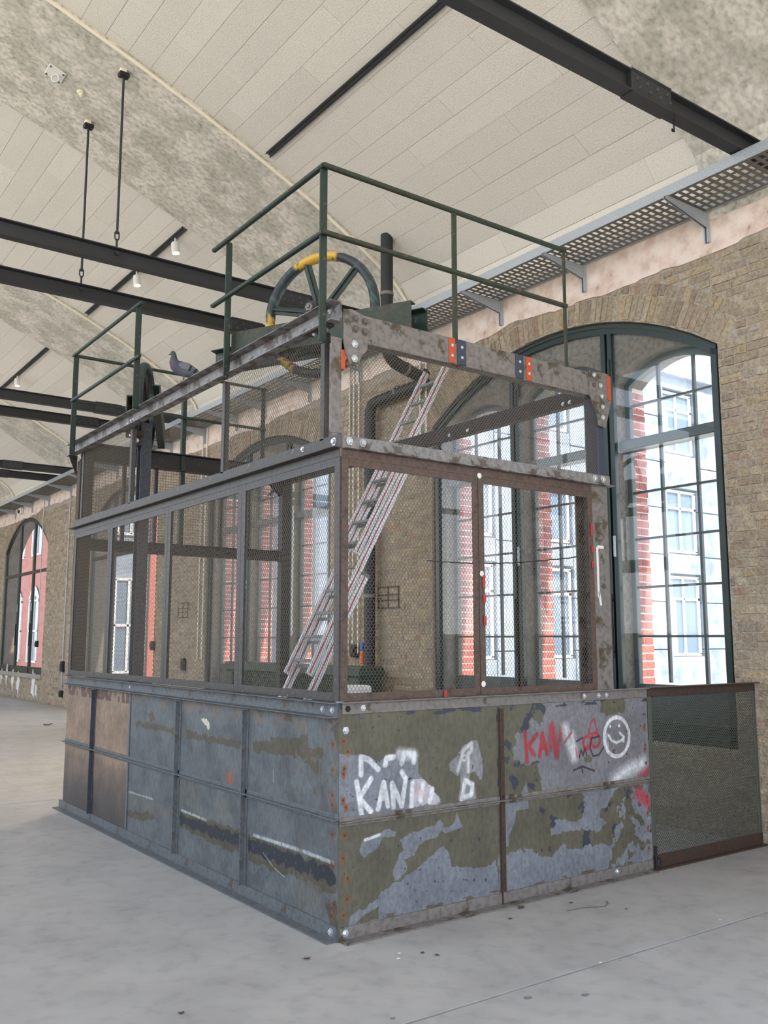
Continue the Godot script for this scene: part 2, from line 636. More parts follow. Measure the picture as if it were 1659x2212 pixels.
func bricks() -> void:
	var wall: Node3D = get_node("wall_right")
	var far := Mb.new()
	var left := 300
	var h := 0.0772
	# arch rings: two courses of bricks on end
	for wi in 4:
		var w: Array = WINS[wi]
		var r := arch_r(w)
		var zc: float = (w[0] + w[1]) / 2
		var cy: float = w[3] + w[4] - r
		var a0 := asin((w[0] - w[1]) / 2 / r) + 0.02
		for ring in 2:
			var r0 := r + 0.004 + ring * 0.255
			var r1 := r0 + (0.25 if ring == 0 else 0.12)
			var k := int(2 * a0 * (r0 + 0.1) / 0.074)
			for i in k:
				var t0 := -a0 + 2 * a0 * i / k + 0.0012
				var t1 := -a0 + 2 * a0 * (i + 1) / k - 0.0012
				var rj0 := r0 + rng.randf_range(-0.010, 0.012)
				var q := [Vector2(zc + sin(t0) * rj0, cy + cos(t0) * rj0), Vector2(zc + sin(t1) * rj0, cy + cos(t1) * rj0), Vector2(zc + sin(t1) * r1, cy + cos(t1) * r1), Vector2(zc + sin(t0) * r1, cy + cos(t0) * r1)]
				if wi == 0 and ring == 0:
					var one := Mb.new()
					brick_face(one, q, WX, buff() * 0.96)
					obj("brick", one, M.brick, wall)
					left -= 1
				else:
					brick_face(far, q, WX, buff() * 0.96)
	var rows := int(5.12 / h)
	for row in rows:
		var y0 := row * h + 0.005
		var y1 := (row + 1) * h - 0.005
		var ym := (y0 + y1) / 2
		var z := 1.5 - rng.randf() * 0.1
		var alt := row % 2
		while z > -27.0:
			alt += 1
			var l := 0.245 if rng.randf() < 0.42 else 0.122
			l *= rng.randf_range(0.86, 1.08)
			var za := z - 0.006
			var zb := z - l + 0.006
			z -= l
			var skip := false
			for wi in WINS.size():
				var w: Array = WINS[wi]
				var f0: float = w[0]
				var f1: float = w[1]
				if ym < w[2]:
					continue
				if ym > w[3] - 0.03:
					var r := arch_r(w) + (0.385 if wi < 4 else 0.0)
					var dy: float = ym - (w[3] + w[4] - arch_r(w))
					if dy > r:
						continue
					var hc := sqrt(r * r - dy * dy)
					var zc := (f0 + f1) / 2
					var half: float = minf(hc, (f0 - f1) / 2 + 0.18)
					f0 = zc + half
					f1 = zc - half
				if za <= f0 and zb >= f1:
					skip = true
				elif za > f0 and zb < f0:
					zb = f0 + rng.randf_range(0.0, 0.014)
				elif za > f1 and zb < f1:
					za = f1 - rng.randf_range(0.0, 0.008)
			if skip or za - zb < 0.03:
				continue
			var j := 0.0045
			var q := [Vector2(zb, y0 + rng.randf_range(-j, j)), Vector2(za, y0 + rng.randf_range(-j, j)), Vector2(za, y1 + rng.randf_range(-j, j)), Vector2(zb, y1 + rng.randf_range(-j, j))]
			if left > 0 and z > -0.7 and z < 0.62 and ym > 1.0:
				var one := Mb.new()
				brick_face(one, q, WX, buff())
				obj("brick", one, M.brick, wall)
				left -= 1
			else:
				brick_face(far, q, WX, buff())
	var o := obj("brickwork", far, M.brick, wall)
	stuff(o)


func room() -> void:
	var mb := Mb.new()
	# floor: slabs with saw-cut joints over a darker bed
	var fl := shell("floor")
	mb.box(Vector3(-1.6, -0.09, -9.5), Vector3(13.2, 0.14, 41.4))
	obj("bed", mb, M.gap, fl)
	var zs := [11.0, 1.056, -5.5, -11.95, -18.4, -24.9, -30.0]
	for i in zs.size() - 1:
		for s in [[-8.0, -2.6], [-2.6, WX]]:
			mb = Mb.new()
			mb.cbox(Vector3((s[0] + s[1]) / 2, -0.015, (zs[i] + zs[i + 1]) / 2), Vector3(s[1] - s[0] - (0.0 if s[1] > 0 else 0.0), 0.03, zs[i] - zs[i + 1] - 0.016), 0.0012)
			obj("slab", mb, M.floor, fl)
	# window wall: inner leaf with wide arches, outer leaf with three narrow arches to a window
	mb = Mb.new()
	wall_leaf(mb, WX + 0.007, WX + 0.095, 11.0, -30.0, 5.6, WINS)
	struct("wall_right", mb, M.mortar)
	bricks()
	mb = Mb.new()
	var narrow := []
	for wi in WINS.size():
		if wi in [2, 3]:
			narrow.append(WINS[wi])
			continue
		for o in lights_of(WINS[wi]):
			narrow.append(o)
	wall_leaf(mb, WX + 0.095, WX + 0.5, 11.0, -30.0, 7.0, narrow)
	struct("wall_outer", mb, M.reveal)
	# pink plaster band above the brickwork, its lower edge broken off unevenly
	mb = Mb.new()
	var z := 11.0
	var yb := 5.14
	while z > -30.0:
		var z2 := z - rng.randf_range(0.05, 0.22)
		var y2 := clampf(yb + rng.randf_range(-0.03, 0.03), 5.09, 5.22)
		mb.quad(Vector3(WX - 0.012, y2, z2), Vector3(WX - 0.012, yb, z), Vector3(WX - 0.012, 6.0, z), Vector3(WX - 0.012, 6.0, z2))
		mb.quad(Vector3(WX + 0.02, y2, z2), Vector3(WX + 0.02, yb, z), Vector3(WX - 0.012, yb, z), Vector3(WX - 0.012, y2, z2))
		z = z2
		yb = y2
	obj("plaster_band", mb, M.plaster, get_node("wall_right"))
	# remnants of white plaster low on the wall
	for q in [[-24.6, 0.55, 0.16], [-24.0, 0.62, 0.2], [-23.3, 0.50, 0.22], [-22.7, 0.42, 0.26], [-21.2, 0.45, 0.3], [-20.9, 0.3, 0.14]]:
		mb = Mb.new()
		var c := Vector3(WX - 0.018, q[1], q[0])
		for i in 11:
			var a0 := TAU * i / 11.0
			var a1 := TAU * ((i + 1) % 11) / 11.0
			var r0: float = q[2] * (0.8 + 0.3 * sin(i * 2.3 + q[0]))
			var r1: float = q[2] * (0.8 + 0.3 * sin(((i + 1) % 11) * 2.3 + q[0]))
			var p0 := c + Vector3(0, sin(a0) * r0 * 1.4, -cos(a0) * r0 * 0.7)
			var p1 := c + Vector3(0, sin(a1) * r1 * 1.4, -cos(a1) * r1 * 0.7)
			mb.tri(c, p0, p1)
			mb.quad(p0, p0 + Vector3(0.02, 0, 0), p1 + Vector3(0.02, 0, 0), p1)
		obj("plaster_patch", mb, M.cream, get_node("wall_right"))
	# far and near end walls
	mb = Mb.new()
	mb.box(Vector3(-1.6, 4.8, -30.15), Vector3(13.2, 9.6, 0.3))
	struct("wall_far", mb, M.plaster)
	# near end, behind the camera: three tall open bays
	mb = Mb.new()
	for x in [-7.8, -3.8, 0.2, 4.2]:
		mb.box(Vector3(x, 4.8, 11.15), Vector3(0.6, 9.6, 0.3))
	mb.box(Vector3(-1.6, 8.6, 11.15), Vector3(13.2, 2.0, 0.3))
	struct("wall_near", mb, M.plaster)
	# left side, out of the picture: tall open bays between piers
	mb = Mb.new()
	for k in 7:
		mb.box(Vector3(-8.2, 4.75, 10.6 - k * 6.45), Vector3(0.4, 9.5, 0.8))
	mb.box(Vector3(-8.2, 9.2, -9.5), Vector3(0.4, 0.7, 41.0))
	mb.box(Vector3(-8.2, 0.9, -9.5), Vector3(0.4, 1.8, 41.0))
	struct("wall_left", mb, M.plaster)
	ceiling()
	# ground outside
	mb = Mb.new()
	mb.box(Vector3(0, -0.4, -10), Vector3(160, 0.4, 160))
	struct("ground", mb, M.ground)


func lights_of(w: Array) -> Array:
	# the three narrow outer openings behind a wide inner one
	var o := []
	var step: float = (w[0] - w[1] - 0.06) / 3.0
	for k in 3:
		var z0: float = w[0] - 0.02 - k * step
		var z1: float = z0 - step + 0.13
		o.append([z0, z1, w[2] + 0.02, 4.3 if k == 1 else 4.17, 0.22])
	return o


func ceiling() -> void:
	# solid vault shell
	var mb := Mb.new()
	for i in vault.size() - 1:
		var a := vault[i]
		var b := vault[i + 1]
		var o := Vector2(0.0, 0.035)
		if i < 3:
			o = Vector2(0.03, 0.0)
		var up := Vector2(0.5, 0.5) if i < 5 else Vector2(0.0, 0.4)
		mb.quad(Vector3(a.x + o.x, a.y + o.y, 11), Vector3(a.x + o.x, a.y + o.y, -30), Vector3(b.x + o.x, b.y + o.y, -30), Vector3(b.x + o.x, b.y + o.y, 11))
		mb.quad(Vector3(b.x, b.y, 11) + Vector3(0, 0.5, 0), Vector3(b.x, b.y, -30) + Vector3(0, 0.5, 0), Vector3(a.x + (1.0 if i == 0 else 0.0), a.y, -30) + Vector3(0, 0.5, 0), Vector3(a.x + (1.0 if i == 0 else 0.0), a.y, 11) + Vector3(0, 0.5, 0))
	struct("ceiling", mb, M.shell)
	var ceil_node: Node3D = get_node("ceiling")
	var pts := vault_points(0.27, -8.0)
	var rest := Mb.new()
	var count := 0
	for bay in 6:
		var za := -0.22 - 6.43 * (bay - 1)
		var zb := za - 4.28
		if za > 11.0:
			za = 11.0
		for i in pts.size() - 1:
			var a := pts[i]
			var b := pts[i + 1]
			var d := (b - a).normalized()
			var g := d * 0.0014
			var z := za + fmod(i * 0.77, 2.0)
			while z > zb + 0.01:
				var z0 := minf(z, za) - 0.0012
				var z1 := maxf(z - 2.0, zb) + 0.0012
				z -= 2.0
				if z0 - z1 < 0.05:
					continue
				var one := rest
				var single: bool = count < 290 and bay in [1, 2, 3] and b.x > -1.6
				if single:
					one = Mb.new()
					count += 1
				var p := a + g
				var q := b - g
				var o := Vector2(-d.y, d.x) * -0.034
				if o.y < 0:
					o = -o
				var e := rng.randf_range(-0.0015, 0.0015)
				var lo := Vector2(0, e)
				var A := [Vector3(p.x, p.y + e, z0), Vector3(p.x, p.y + e, z1), Vector3(q.x, q.y + e, z1), Vector3(q.x, q.y + e, z0)]
				var B := []
				for t in A:
					B.append(t + Vector3(o.x, o.y, 0))
				one.quad(A[0], A[1], A[2], A[3])
				for j in 4:
					var jj := (j + 1) % 4
					one.quad(A[jj], A[j], B[j], B[jj])
				if single:
					obj("ceiling_board", one, M.board[rng.randi() % 4], ceil_node)
	stuff(obj("ceiling_boards_beyond", rest, M.board[0], ceil_node))
	# plastered arch ribs between the bays
	for k in 5:
		var z0 := 1.93 - 6.43 * k
		var z1 := z0 - 2.15
		var rp := vault_points(0.2, -8.0)
		mb = Mb.new()
		for i in rp.size() - 1:
			var a := rp[i] - Vector2(0.0, 0.03 if i > 3 else 0.0) - Vector2(0.015, 0)
			var b := rp[i + 1] - Vector2(0.0, 0.03 if i + 1 > 3 else 0.0) - Vector2(0.015, 0)
			mb.quad(Vector3(a.x, a.y, z0), Vector3(a.x, a.y, z1), Vector3(b.x, b.y, z1), Vector3(b.x, b.y, z0))
			for e in [[z0, 1], [z1, -1]]:
				var P := [Vector3(a.x, a.y, e[0]), Vector3(b.x, b.y, e[0]), Vector3(b.x, b.y + 0.06, e[0]), Vector3(a.x, a.y + 0.06, e[0])]
				if e[1] > 0:
					mb.quad(P[1], P[0], P[3], P[2])
				else:
					mb.quad(P[0], P[1], P[2], P[3])
		var rib := struct("trim_%d" % (k + 1), mb, M.rib)
		mb = Mb.new()
		var line := PackedVector3Array()
		for p in rp:
			line.append(Vector3(p.x - 0.03, p.y - 0.03, z0 - 0.015))
		mb.tube(line, 0.022, 6)
		obj("bead", mb, M.bead, rib)


# polygon strip under an arch, facing -x, optionally as a bar of depth dx
func arch_bar(mb: Mb, w: Array, x0: float, x1: float, out: float, inn: float, za: float, zb: float, k := 14) -> void:
	for i in k:
		var z0 := lerpf(za, zb, float(i) / k)
		var z1 := lerpf(za, zb, float(i + 1) / k)
		var a := arch_y(w, z0)
		var b := arch_y(w, z1)
		mb.quad(Vector3(x0, b - inn, z1), Vector3(x0, a - inn, z0), Vector3(x0, a - out, z0), Vector3(x0, b - out, z1))
		mb.quad(Vector3(x1, a - inn, z0), Vector3(x1, b - inn, z1), Vector3(x1, b - out, z1), Vector3(x1, a - out, z0))
		mb.quad(Vector3(x0, a - inn, z0), Vector3(x0, b - inn, z1), Vector3(x1, b - inn, z1), Vector3(x1, a - inn, z0))


func pane_mesh(w: Array, x: float, z0: float, z1: float, y0: float, drop: float) -> Mb:
	var mb := Mb.new()
	var k := 8
	for i in k:
		var a := lerpf(z0, z1, float(i) / k)
		var b := lerpf(z0, z1, float(i + 1) / k)
		mb.quad(Vector3(x, y0, b), Vector3(x, y0, a), Vector3(x, arch_y(w, a) - drop, a), Vector3(x, arch_y(w, b) - drop, b))
	return mb


func windows() -> void:
	var red_count := 0
	for wi in 4:
		var w: Array = WINS[wi]
		var win := shell("window_%d" % (wi + 1))
		var xa := WX + 0.035
		var xb := WX + 0.092
		var mb := Mb.new()
		# steel frame of the room-side casements: jambs, bottom rail, arched head
		mb.cbox(Vector3((xa + xb) / 2, (w[2] + w[3]) / 2, w[0] - 0.065), Vector3(xb - xa, w[3] - w[2] + 0.02, 0.07), 0.006)
		mb.cbox(Vector3((xa + xb) / 2, (w[2] + w[3]) / 2, w[1] + 0.065), Vector3(xb - xa, w[3] - w[2] + 0.02, 0.07), 0.006)
		mb.cbox(Vector3((xa + xb) / 2, w[2] + 0.09, (w[0] + w[1]) / 2), Vector3(xb - xa, 0.18, w[0] - w[1] - 0.06), 0.006)
		arch_bar(mb, w, xa, xb, 0.02, 0.12, w[0] - 0.03, w[1] + 0.03)
		arch_bar(mb, w, xa - 0.012, xa + 0.01, 0.035, 0.06, w[0] - 0.03, w[1] + 0.03)
		obj("frame", mb, M.win, win)
		var ls := lights_of(w)
		for k in 2:
			var zc: float = (ls[k][1] + ls[k + 1][0]) / 2
			mb = Mb.new()
			var top := arch_y(w, zc) - 0.08
			for s in [-0.042, 0.042]:
				mb.cbox(Vector3((xa + xb) / 2, (w[2] + top) / 2, zc + s), Vector3(xb - xa, top - w[2], 0.056), 0.006)
			mb.box(Vector3(xb - 0.012, (w[2] + top) / 2, zc), Vector3(0.02, top - w[2], 0.06))
			var mull := obj("mullion", mb, M.win, win)
			mb = Mb.new()
			mb.cbox(Vector3(xa - 0.012, w[2] + 1.05, zc - 0.02), Vector3(0.02, 0.62, 0.018), 0.004)
			for e in [-0.25, 0.25]:
				mb.box(Vector3(xa - 0.004, w[2] + 1.05 + e, zc - 0.02), Vector3(0.02, 0.02, 0.014))
			obj("handle", mb, M.black, mull)
			for y in [w[2] + 1.82, 4.32]:
				mb = Mb.new()
				mb.cbox(Vector3(xa - 0.004, y, zc + 0.035), Vector3(0.016, 0.21, 0.03), 0.004)
				obj("hinge", mb, M.galv if y < 4 else M.win_dark, mull)
		for k in 3:
			var o: Array = ls[k]
			var z0: float = w[0] - 0.1 if k == 0 else (ls[k - 1][1] + o[0]) / 2 - 0.07
			var z1: float = w[1] + 0.1 if k == 2 else (o[1] + ls[k + 1][0]) / 2 + 0.07
			obj("pane", pane_mesh(w, (xa + xb) / 2, z0, z1, w[2] + 0.18, 0.10), M.pane, win)
			if wi >= 2:
				mb = Mb.new()
				mb.cbox(Vector3((xa + xb) / 2, 3.5, (z0 + z1) / 2), Vector3(xb - xa, 0.09, absf(z0 - z1)), 0.006)
				obj("transom", mb, M.win, win)
				continue
			# outer window: heavy frame, transom ledge, glazing bars
			var x0 := WX + 0.215
			var x1 := WX + 0.275
			mb = Mb.new()
			var hh: float = o[3] - o[2]
			for s in [[o[0], -1.0], [o[1], 1.0]]:
				mb.cbox(Vector3((x0 + x1) / 2, o[2] + hh / 2, s[0] + s[1] * 0.03), Vector3(x1 - x0, hh + 0.04, 0.06), 0.006)
			mb.cbox(Vector3((x0 + x1) / 2, o[2] + 0.24, (o[0] + o[1]) / 2), Vector3(x1 - x0, 0.48, o[0] - o[1]), 0.006)
			arch_bar(mb, o, x0, x1, 0.0, 0.07, o[0], o[1], 10)
			var fr := obj("outer_frame", mb, M.win, win)
			mb = Mb.new()
			mb.cbox(Vector3(WX + 0.19, 3.535, (o[0] + o[1]) / 2), Vector3(0.17, 0.10, o[0] - o[1] - 0.01), 0.008)
			obj("transom", mb, M.win, fr)
			for q in [1, 2]:
				var z := lerpf(o[0], o[1], q / 3.0)
				mb = Mb.new()
				mb.box(Vector3((x0 + x1) / 2, (o[2] + 0.48 + arch_y(o, z)) / 2, z), Vector3(0.034, arch_y(o, z) - o[2] - 0.52, 0.024))
				obj("glazing_bar", mb, M.win_dark, fr)
			for y in [1.67, 2.14, 2.61, 3.07, 3.95]:
				mb = Mb.new()
				mb.box(Vector3((x0 + x1) / 2, y, (o[0] + o[1]) / 2), Vector3(0.03, 0.022, o[0] - o[1] - 0.08))
				obj("glazing_bar", mb, M.win_dark, fr)
			obj("outer_pane", pane_mesh(o, (x0 + x1) / 2, o[0] - 0.05, o[1] + 0.05, o[2] + 0.48, 0.06), M.pane, fr)
	# red brick facing of the outer reveals, bricks one by one on the nearest windows
	var outer: Node3D = get_node("wall_outer")
	var rest := Mb.new()
	for wi in 2:
		for o in lights_of(WINS[wi]):
			for row in int((o[3] - o[2]) / 0.0772):
				var y0: float = o[2] + row * 0.0772
				var xs := [WX + 0.278, WX + 0.278 + (0.112 if row % 2 else 0.235), WX + 0.515]
				for i in 2:
					var one := rest
					var single: bool = wi == 0 and red_count < 290 and y0 > 0.95
					if single:
						one = Mb.new()
						red_count += 1
					one.use_col = true
					var c := c8(176, 96, 84) * rng.randf_range(0.86, 1.12)
					c.a = 1.0
					one.tint = c.srgb_to_linear()
					var cx: float = (xs[i] + xs[i + 1]) / 2
					var sz := Vector3(xs[i + 1] - xs[i] - 0.008, 0.064, 0.012)
					one.cbox(Vector3(cx, y0 + 0.035, o[1] + 0.004), sz, 0.003)
					if single:
						obj("brick", one, M.red_brick, outer)
	stuff(obj("red_brickwork", rest, M.red_brick, outer))
	# the outer leaf's pale mortar shows between them
	var mm := Mb.new()
	for wi in 2:
		for o in lights_of(WINS[wi]):
			mm.box(Vector3(WX + 0.395, (o[2] + o[3]) / 2, o[1] + 0.001), Vector3(0.236, o[3] - o[2], 0.006))
	obj("mortar_bed", mm, M.red_mortar, outer)
	# stone sill under the far window, and inner sill boards
	for wi in 4:
		var w: Array = WINS[wi]
		mm = Mb.new()
		mm.cbox(Vector3(WX + 0.0, w[2] - 0.06, (w[0] + w[1]) / 2), Vector3(0.09, 0.12, w[0] - w[1] + 0.1), 0.01)
		if wi == 3:
			obj("sill", mm, M.mortar, get_node("window_4"))


func outside() -> void:
	# pale concrete building across the yard: panelled front with window bays, brick flank
	var b := thing("concrete_building", "pale concrete building with tall blue windows outside across the yard", "building", "", Vector3(9, -0.2, -14))
	var mb := Mb.new()
	mb.box(Vector3(16, 5.3, -20.2), Vector3(32, 10.6, 40))
	obj("wall", mb, M.concrete_out, b)
	var panels := Mb.new()
	for i in 10:
		var x := 0.6 + i * 3.1
		for s in 3:
			var y0 := 1.35 + s * 3.35
			var hh := 2.5 if s == 0 else 2.0
			var win := Mb.new()
			for e in [[x, 0.09], [x + 0.72, 0.06], [x + 1.5, 0.09]]:
				win.box(Vector3(e[0], y0 + hh / 2, -0.14), Vector3(e[1], hh, 0.1))
			for e in [y0, y0 + hh * 0.72, y0 + hh]:
				win.box(Vector3(x + 0.75, e, -0.14), Vector3(1.59, 0.08, 0.1))
			var f := obj("window", win, M.white, b)
			win = Mb.new()
			win.box(Vector3(x + 0.75, y0 + hh / 2, -0.17), Vector3(1.5, hh, 0.03))
			obj("pane", win, M.out_glass, f)
			win = Mb.new()
			win.box(Vector3(x + 0.2, y0 + hh * 0.36, -0.148), Vector3(0.3, hh * 0.68, 0.012))
			if (i + s) % 2 == 0:
				obj("curtain", win, M.curtain if s == 0 else M.teal, f)
		# cladding panels between the windows, recessed joints
		for s in 7:
			var y := s * 1.52
			panels.cbox(Vector3(x + 2.33, y + 0.76, -0.11), Vector3(1.44, 1.49, 0.2), 0.012)
		for e in [[0.0, 1.3], [3.95, 4.62], [6.8, 7.95], [10.15, 10.6]]:
			panels.cbox(Vector3(x + 0.75, (e[0] + e[1]) / 2, -0.11), Vector3(1.66, e[1] - e[0] - 0.03, 0.2), 0.012)
	obj("cladding", panels, M.concrete_out, b)
	mb = Mb.new()
	mb.cbox(Vector3(16, 10.7, -20), Vector3(32.3, 0.25, 40.4), 0.02)
	obj("roof", mb, M.concrete_out, b)
	# flank of red brick with arched white windows
	var r := thing("brick_building", "red brick building with white arched windows outside the far windows", "building", "", Vector3(8.2, -0.2, -46))
	mb = Mb.new()
	mb.use_col = true
	mb.tint = c8(176, 104, 92).srgb_to_linear()
	mb.box(Vector3(0.39, 5.2, 10), Vector3(0.78, 10.4, 21))
	obj("wall", mb, M.red_brick, r)
	for i in 7:
		var z := 0.6 + i * 2.7
		for s in 2:
			var y0 := 0.9 + s * 4.6
			var fr := Mb.new()
			var w := [z + 1.5, z, y0, y0 + 2.6, 0.6]
			for e in [z + 0.04, z + 0.75, z + 1.46]:
				fr.box(Vector3(-0.02, y0 + 1.4, e), Vector3(0.08, 2.8, 0.08))
			for e in [y0, y0 + 1.3, y0 + 2.6]:
				fr.box(Vector3(-0.02, e, z + 0.75), Vector3(0.08, 0.07, 1.5))
			arch_bar(fr, w, -0.06, 0.0, -0.02, 0.1, z + 1.5, z, 8)
			var f := obj("window", fr, M.white, r)
			obj("pane", pane_mesh(w, -0.012, z + 1.48, z + 0.02, y0, 0.04), M.out_glass, f)
	# rendered cross wall closing the yard behind the second and third windows
	var y := thing("yard_wall", "pale sunlit yard wall with red brick piers outside the middle windows", "wall", "", Vector3(4.7, -0.2, -19))
	mb = Mb.new()
	mb.box(Vector3(2.1, 4.2, -0.3), Vector3(4.2, 8.4, 0.6))
	obj("wall", mb, M.concrete_out, y)
	for i in 3:
		mb = Mb.new()
		mb.use_col = true
		mb.tint = c8(176, 104, 92).srgb_to_linear()
		mb.cbox(Vector3(0.35 + i * 1.5, 4.2, 0.06), Vector3(0.42, 8.4, 0.12), 0.01)
		obj("pier", mb, M.red_brick, y)
	for i in 2:
		for s in 2:
			var fr := Mb.new()
			var x := 0.75 + i * 1.5
			for e in [x, x + 0.36, x + 0.72]:
				fr.box(Vector3(e, 2.2 + s * 3.6, 0.03), Vector3(0.06, 2.4, 0.06))
			for e in [1.0, 2.2, 3.4]:
				fr.box(Vector3(x + 0.36, e + s * 3.6, 0.03), Vector3(0.78, 0.06, 0.06))
			var f := obj("window", fr, M.white, y)
			fr = Mb.new()
			fr.box(Vector3(x + 0.36, 2.2 + s * 3.6, 0.005), Vector3(0.72, 2.4, 0.01))
			obj("pane", fr, M.out_glass, f)


# ---------- painted sheet steel: an image in metres, origin bottom left
class Paint:
	var img: Image
	var w: int
	var h: int
	var ppm: float
	var nz := FastNoiseLite.new()
	var nf := FastNoiseLite.new()

	func _init(wm: float, hm: float, density: float, base: Color) -> void:
		ppm = density
		w = int(wm * ppm)
		h = int(hm * ppm)
		img = Image.create_empty(w, h, false, Image.FORMAT_RGB8)
		img.fill(base)
		nz.seed = 5
		nz.frequency = 9.0
		nz.fractal_octaves = 4
		nf.seed = 8
		nf.frequency = 30.0
		nf.fractal_octaves = 3

	func put(x: int, y: int, c: Color, a: float) -> void:
		var yy := h - 1 - y
		img.set_pixel(x, yy, img.get_pixel(x, yy).lerp(c, a) if a < 0.999 else c)

	# flake of paint with a torn edge
	func flake(poly: Array, c: Color, torn := 0.02, alpha := 1.0, mott := 0.06) -> void:
		var pp := PackedVector2Array(poly)
		var lo := pp[0]
		var hi := pp[0]
		for p in pp:
			lo = lo.min(p)
			hi = hi.max(p)
		for y in range(maxi(0, int((lo.y - torn) * ppm)), mini(h, int((hi.y + torn) * ppm) + 1)):
			for x in range(maxi(0, int((lo.x - torn) * ppm)), mini(w, int((hi.x + torn) * ppm) + 1)):
				var q := Vector2(x, y) / ppm
				var e := Vector2(nz.get_noise_2d(q.x, q.y) + 0.3 * nf.get_noise_2d(q.x, q.y), nz.get_noise_2d(q.x + 40, q.y) + 0.3 * nf.get_noise_2d(q.x + 9, q.y)) * torn * 1.5
				if Geometry2D.is_point_in_polygon(q + e, pp):
					var k := 1.0 + mott * (nz.get_noise_2d(q.x * 3.0, q.y * 3.0) + nf.get_noise_2d(q.x, q.y))
					put(x, y, Color(c.r * k, c.g * k, c.b * k), alpha)

	# brush or spray stroke
	func stroke(pts: Array, r: float, c: Color, soft := 0.3, alpha := 1.0) -> void:
		var lo: Vector2 = pts[0]
		var hi: Vector2 = pts[0]
		for p in pts:
			lo = lo.min(p)
			hi = hi.max(p)
		for y in range(maxi(0, int((lo.y - r) * ppm)), mini(h, int((hi.y + r) * ppm) + 1)):
			for x in range(maxi(0, int((lo.x - r) * ppm)), mini(w, int((hi.x + r) * ppm) + 1)):
				var q := Vector2(x, y) / ppm
				var d := 9.0
				for i in pts.size() - 1:
					var n: Vector2 = Geometry2D.get_closest_point_to_segment(q, pts[i], pts[i + 1])
					d = minf(d, n.distance_to(q))
				if pts.size() == 1:
					d = q.distance_to(pts[0])
				var a := clampf((1.0 - d / r) / maxf(soft, 0.01), 0.0, 1.0) * alpha
				if a > 0.01:
					put(x, y, c, a * (0.85 + 0.3 * nf.get_noise_2d(q.x, q.y)))

	func ring(cn: Vector2, rx: float, ry: float, r: float, c: Color, soft: float) -> void:
		var pts := []
		for i in 25:
			pts.append(cn + Vector2(cos(TAU * i / 24.0) * rx, sin(TAU * i / 24.0) * ry))
		stroke(pts, r, c, soft)

	# small chips wherever a noise field is high, inside a rectangle
	func chips(r: Rect2, sd: int, freq: float, thr: float, c: Color, stretch := 1.0) -> void:
		var f := FastNoiseLite.new()
		f.seed = sd
		f.frequency = freq
		f.fractal_octaves = 4
		for y in range(maxi(0, int(r.position.y * ppm)), mini(h, int(r.end.y * ppm))):
			for x in range(maxi(0, int(r.position.x * ppm)), mini(w, int(r.end.x * ppm))):
				var q := Vector2(x, y) / ppm
				if f.get_noise_2d(q.x * stretch, q.y) > thr:
					put(x, y, c, 1.0)

	# soft grime over everything
	func grime(sd: int, freq: float, dark: float, stretch := 1.0) -> void:
		var f := FastNoiseLite.new()
		f.seed = sd
		f.frequency = freq
		f.fractal_octaves = 5
		for y in h:
			for x in w:
				var q := Vector2(x, y) / ppm
				var k := 1.0 - dark * clampf(f.get_noise_2d(q.x * stretch, q.y) + 0.25, 0.0, 1.0)
				var c := img.get_pixel(x, h - 1 - y)
				img.set_pixel(x, h - 1 - y, Color(c.r * k, c.g * k, c.b * k))

	# heat and damp stains of a raw steel sheet: darker and bluer low down, streaked, one dark tide mark
	func soot(r: Rect2) -> void:
		var f := FastNoiseLite.new()
		f.seed = 91
		f.frequency = 2.2
		f.fractal_octaves = 5
		for y in range(int(r.position.y * ppm), mini(h, int(r.end.y * ppm))):
			for x in range(int(r.position.x * ppm), mini(w, int(r.end.x * ppm))):
				var q := Vector2(x, y) / ppm
				var n := f.get_noise_2d(q.x * 1.6, q.y * 0.6)
				var m := f.get_noise_2d(q.x * 4.0 + 7.0, q.y * 1.2)
				var low := smoothstep(0.62, 0.12, q.y + n * 0.12)
				var mid := smoothstep(0.60, 0.52, q.y + m * 0.05) * 0.25
				var up := smoothstep(0.02, 0.3, m) * smoothstep(0.62, 0.9, q.y) * 0.3
				put(x, y, Color8(62, 60, 61), clampf(low * 0.85 + mid * (1.0 - low), 0.0, 0.9))
				put(x, y, Color8(112, 104, 98), up)

	func rust(x: float, y: float, r: float) -> void:
		stroke([Vector2(x, y + r * 0.3), Vector2(x, y - r * 0.6)], r, Color8(140, 78, 44), 0.6, 0.9)
		stroke([Vector2(x, y)], r * 0.4, Color8(58, 40, 34), 0.4)

	func material(bump: float) -> StandardMaterial3D:
		var m := StandardMaterial3D.new()
		m.albedo_texture = ImageTexture.create_from_image(img)
		m.roughness = 0.55
		var g := img.duplicate() as Image
		g.convert(Image.FORMAT_L8)
		m.heightmap_enabled = true
		m.heightmap_texture = ImageTexture.create_from_image(g)
		m.heightmap_scale = bump
		return m


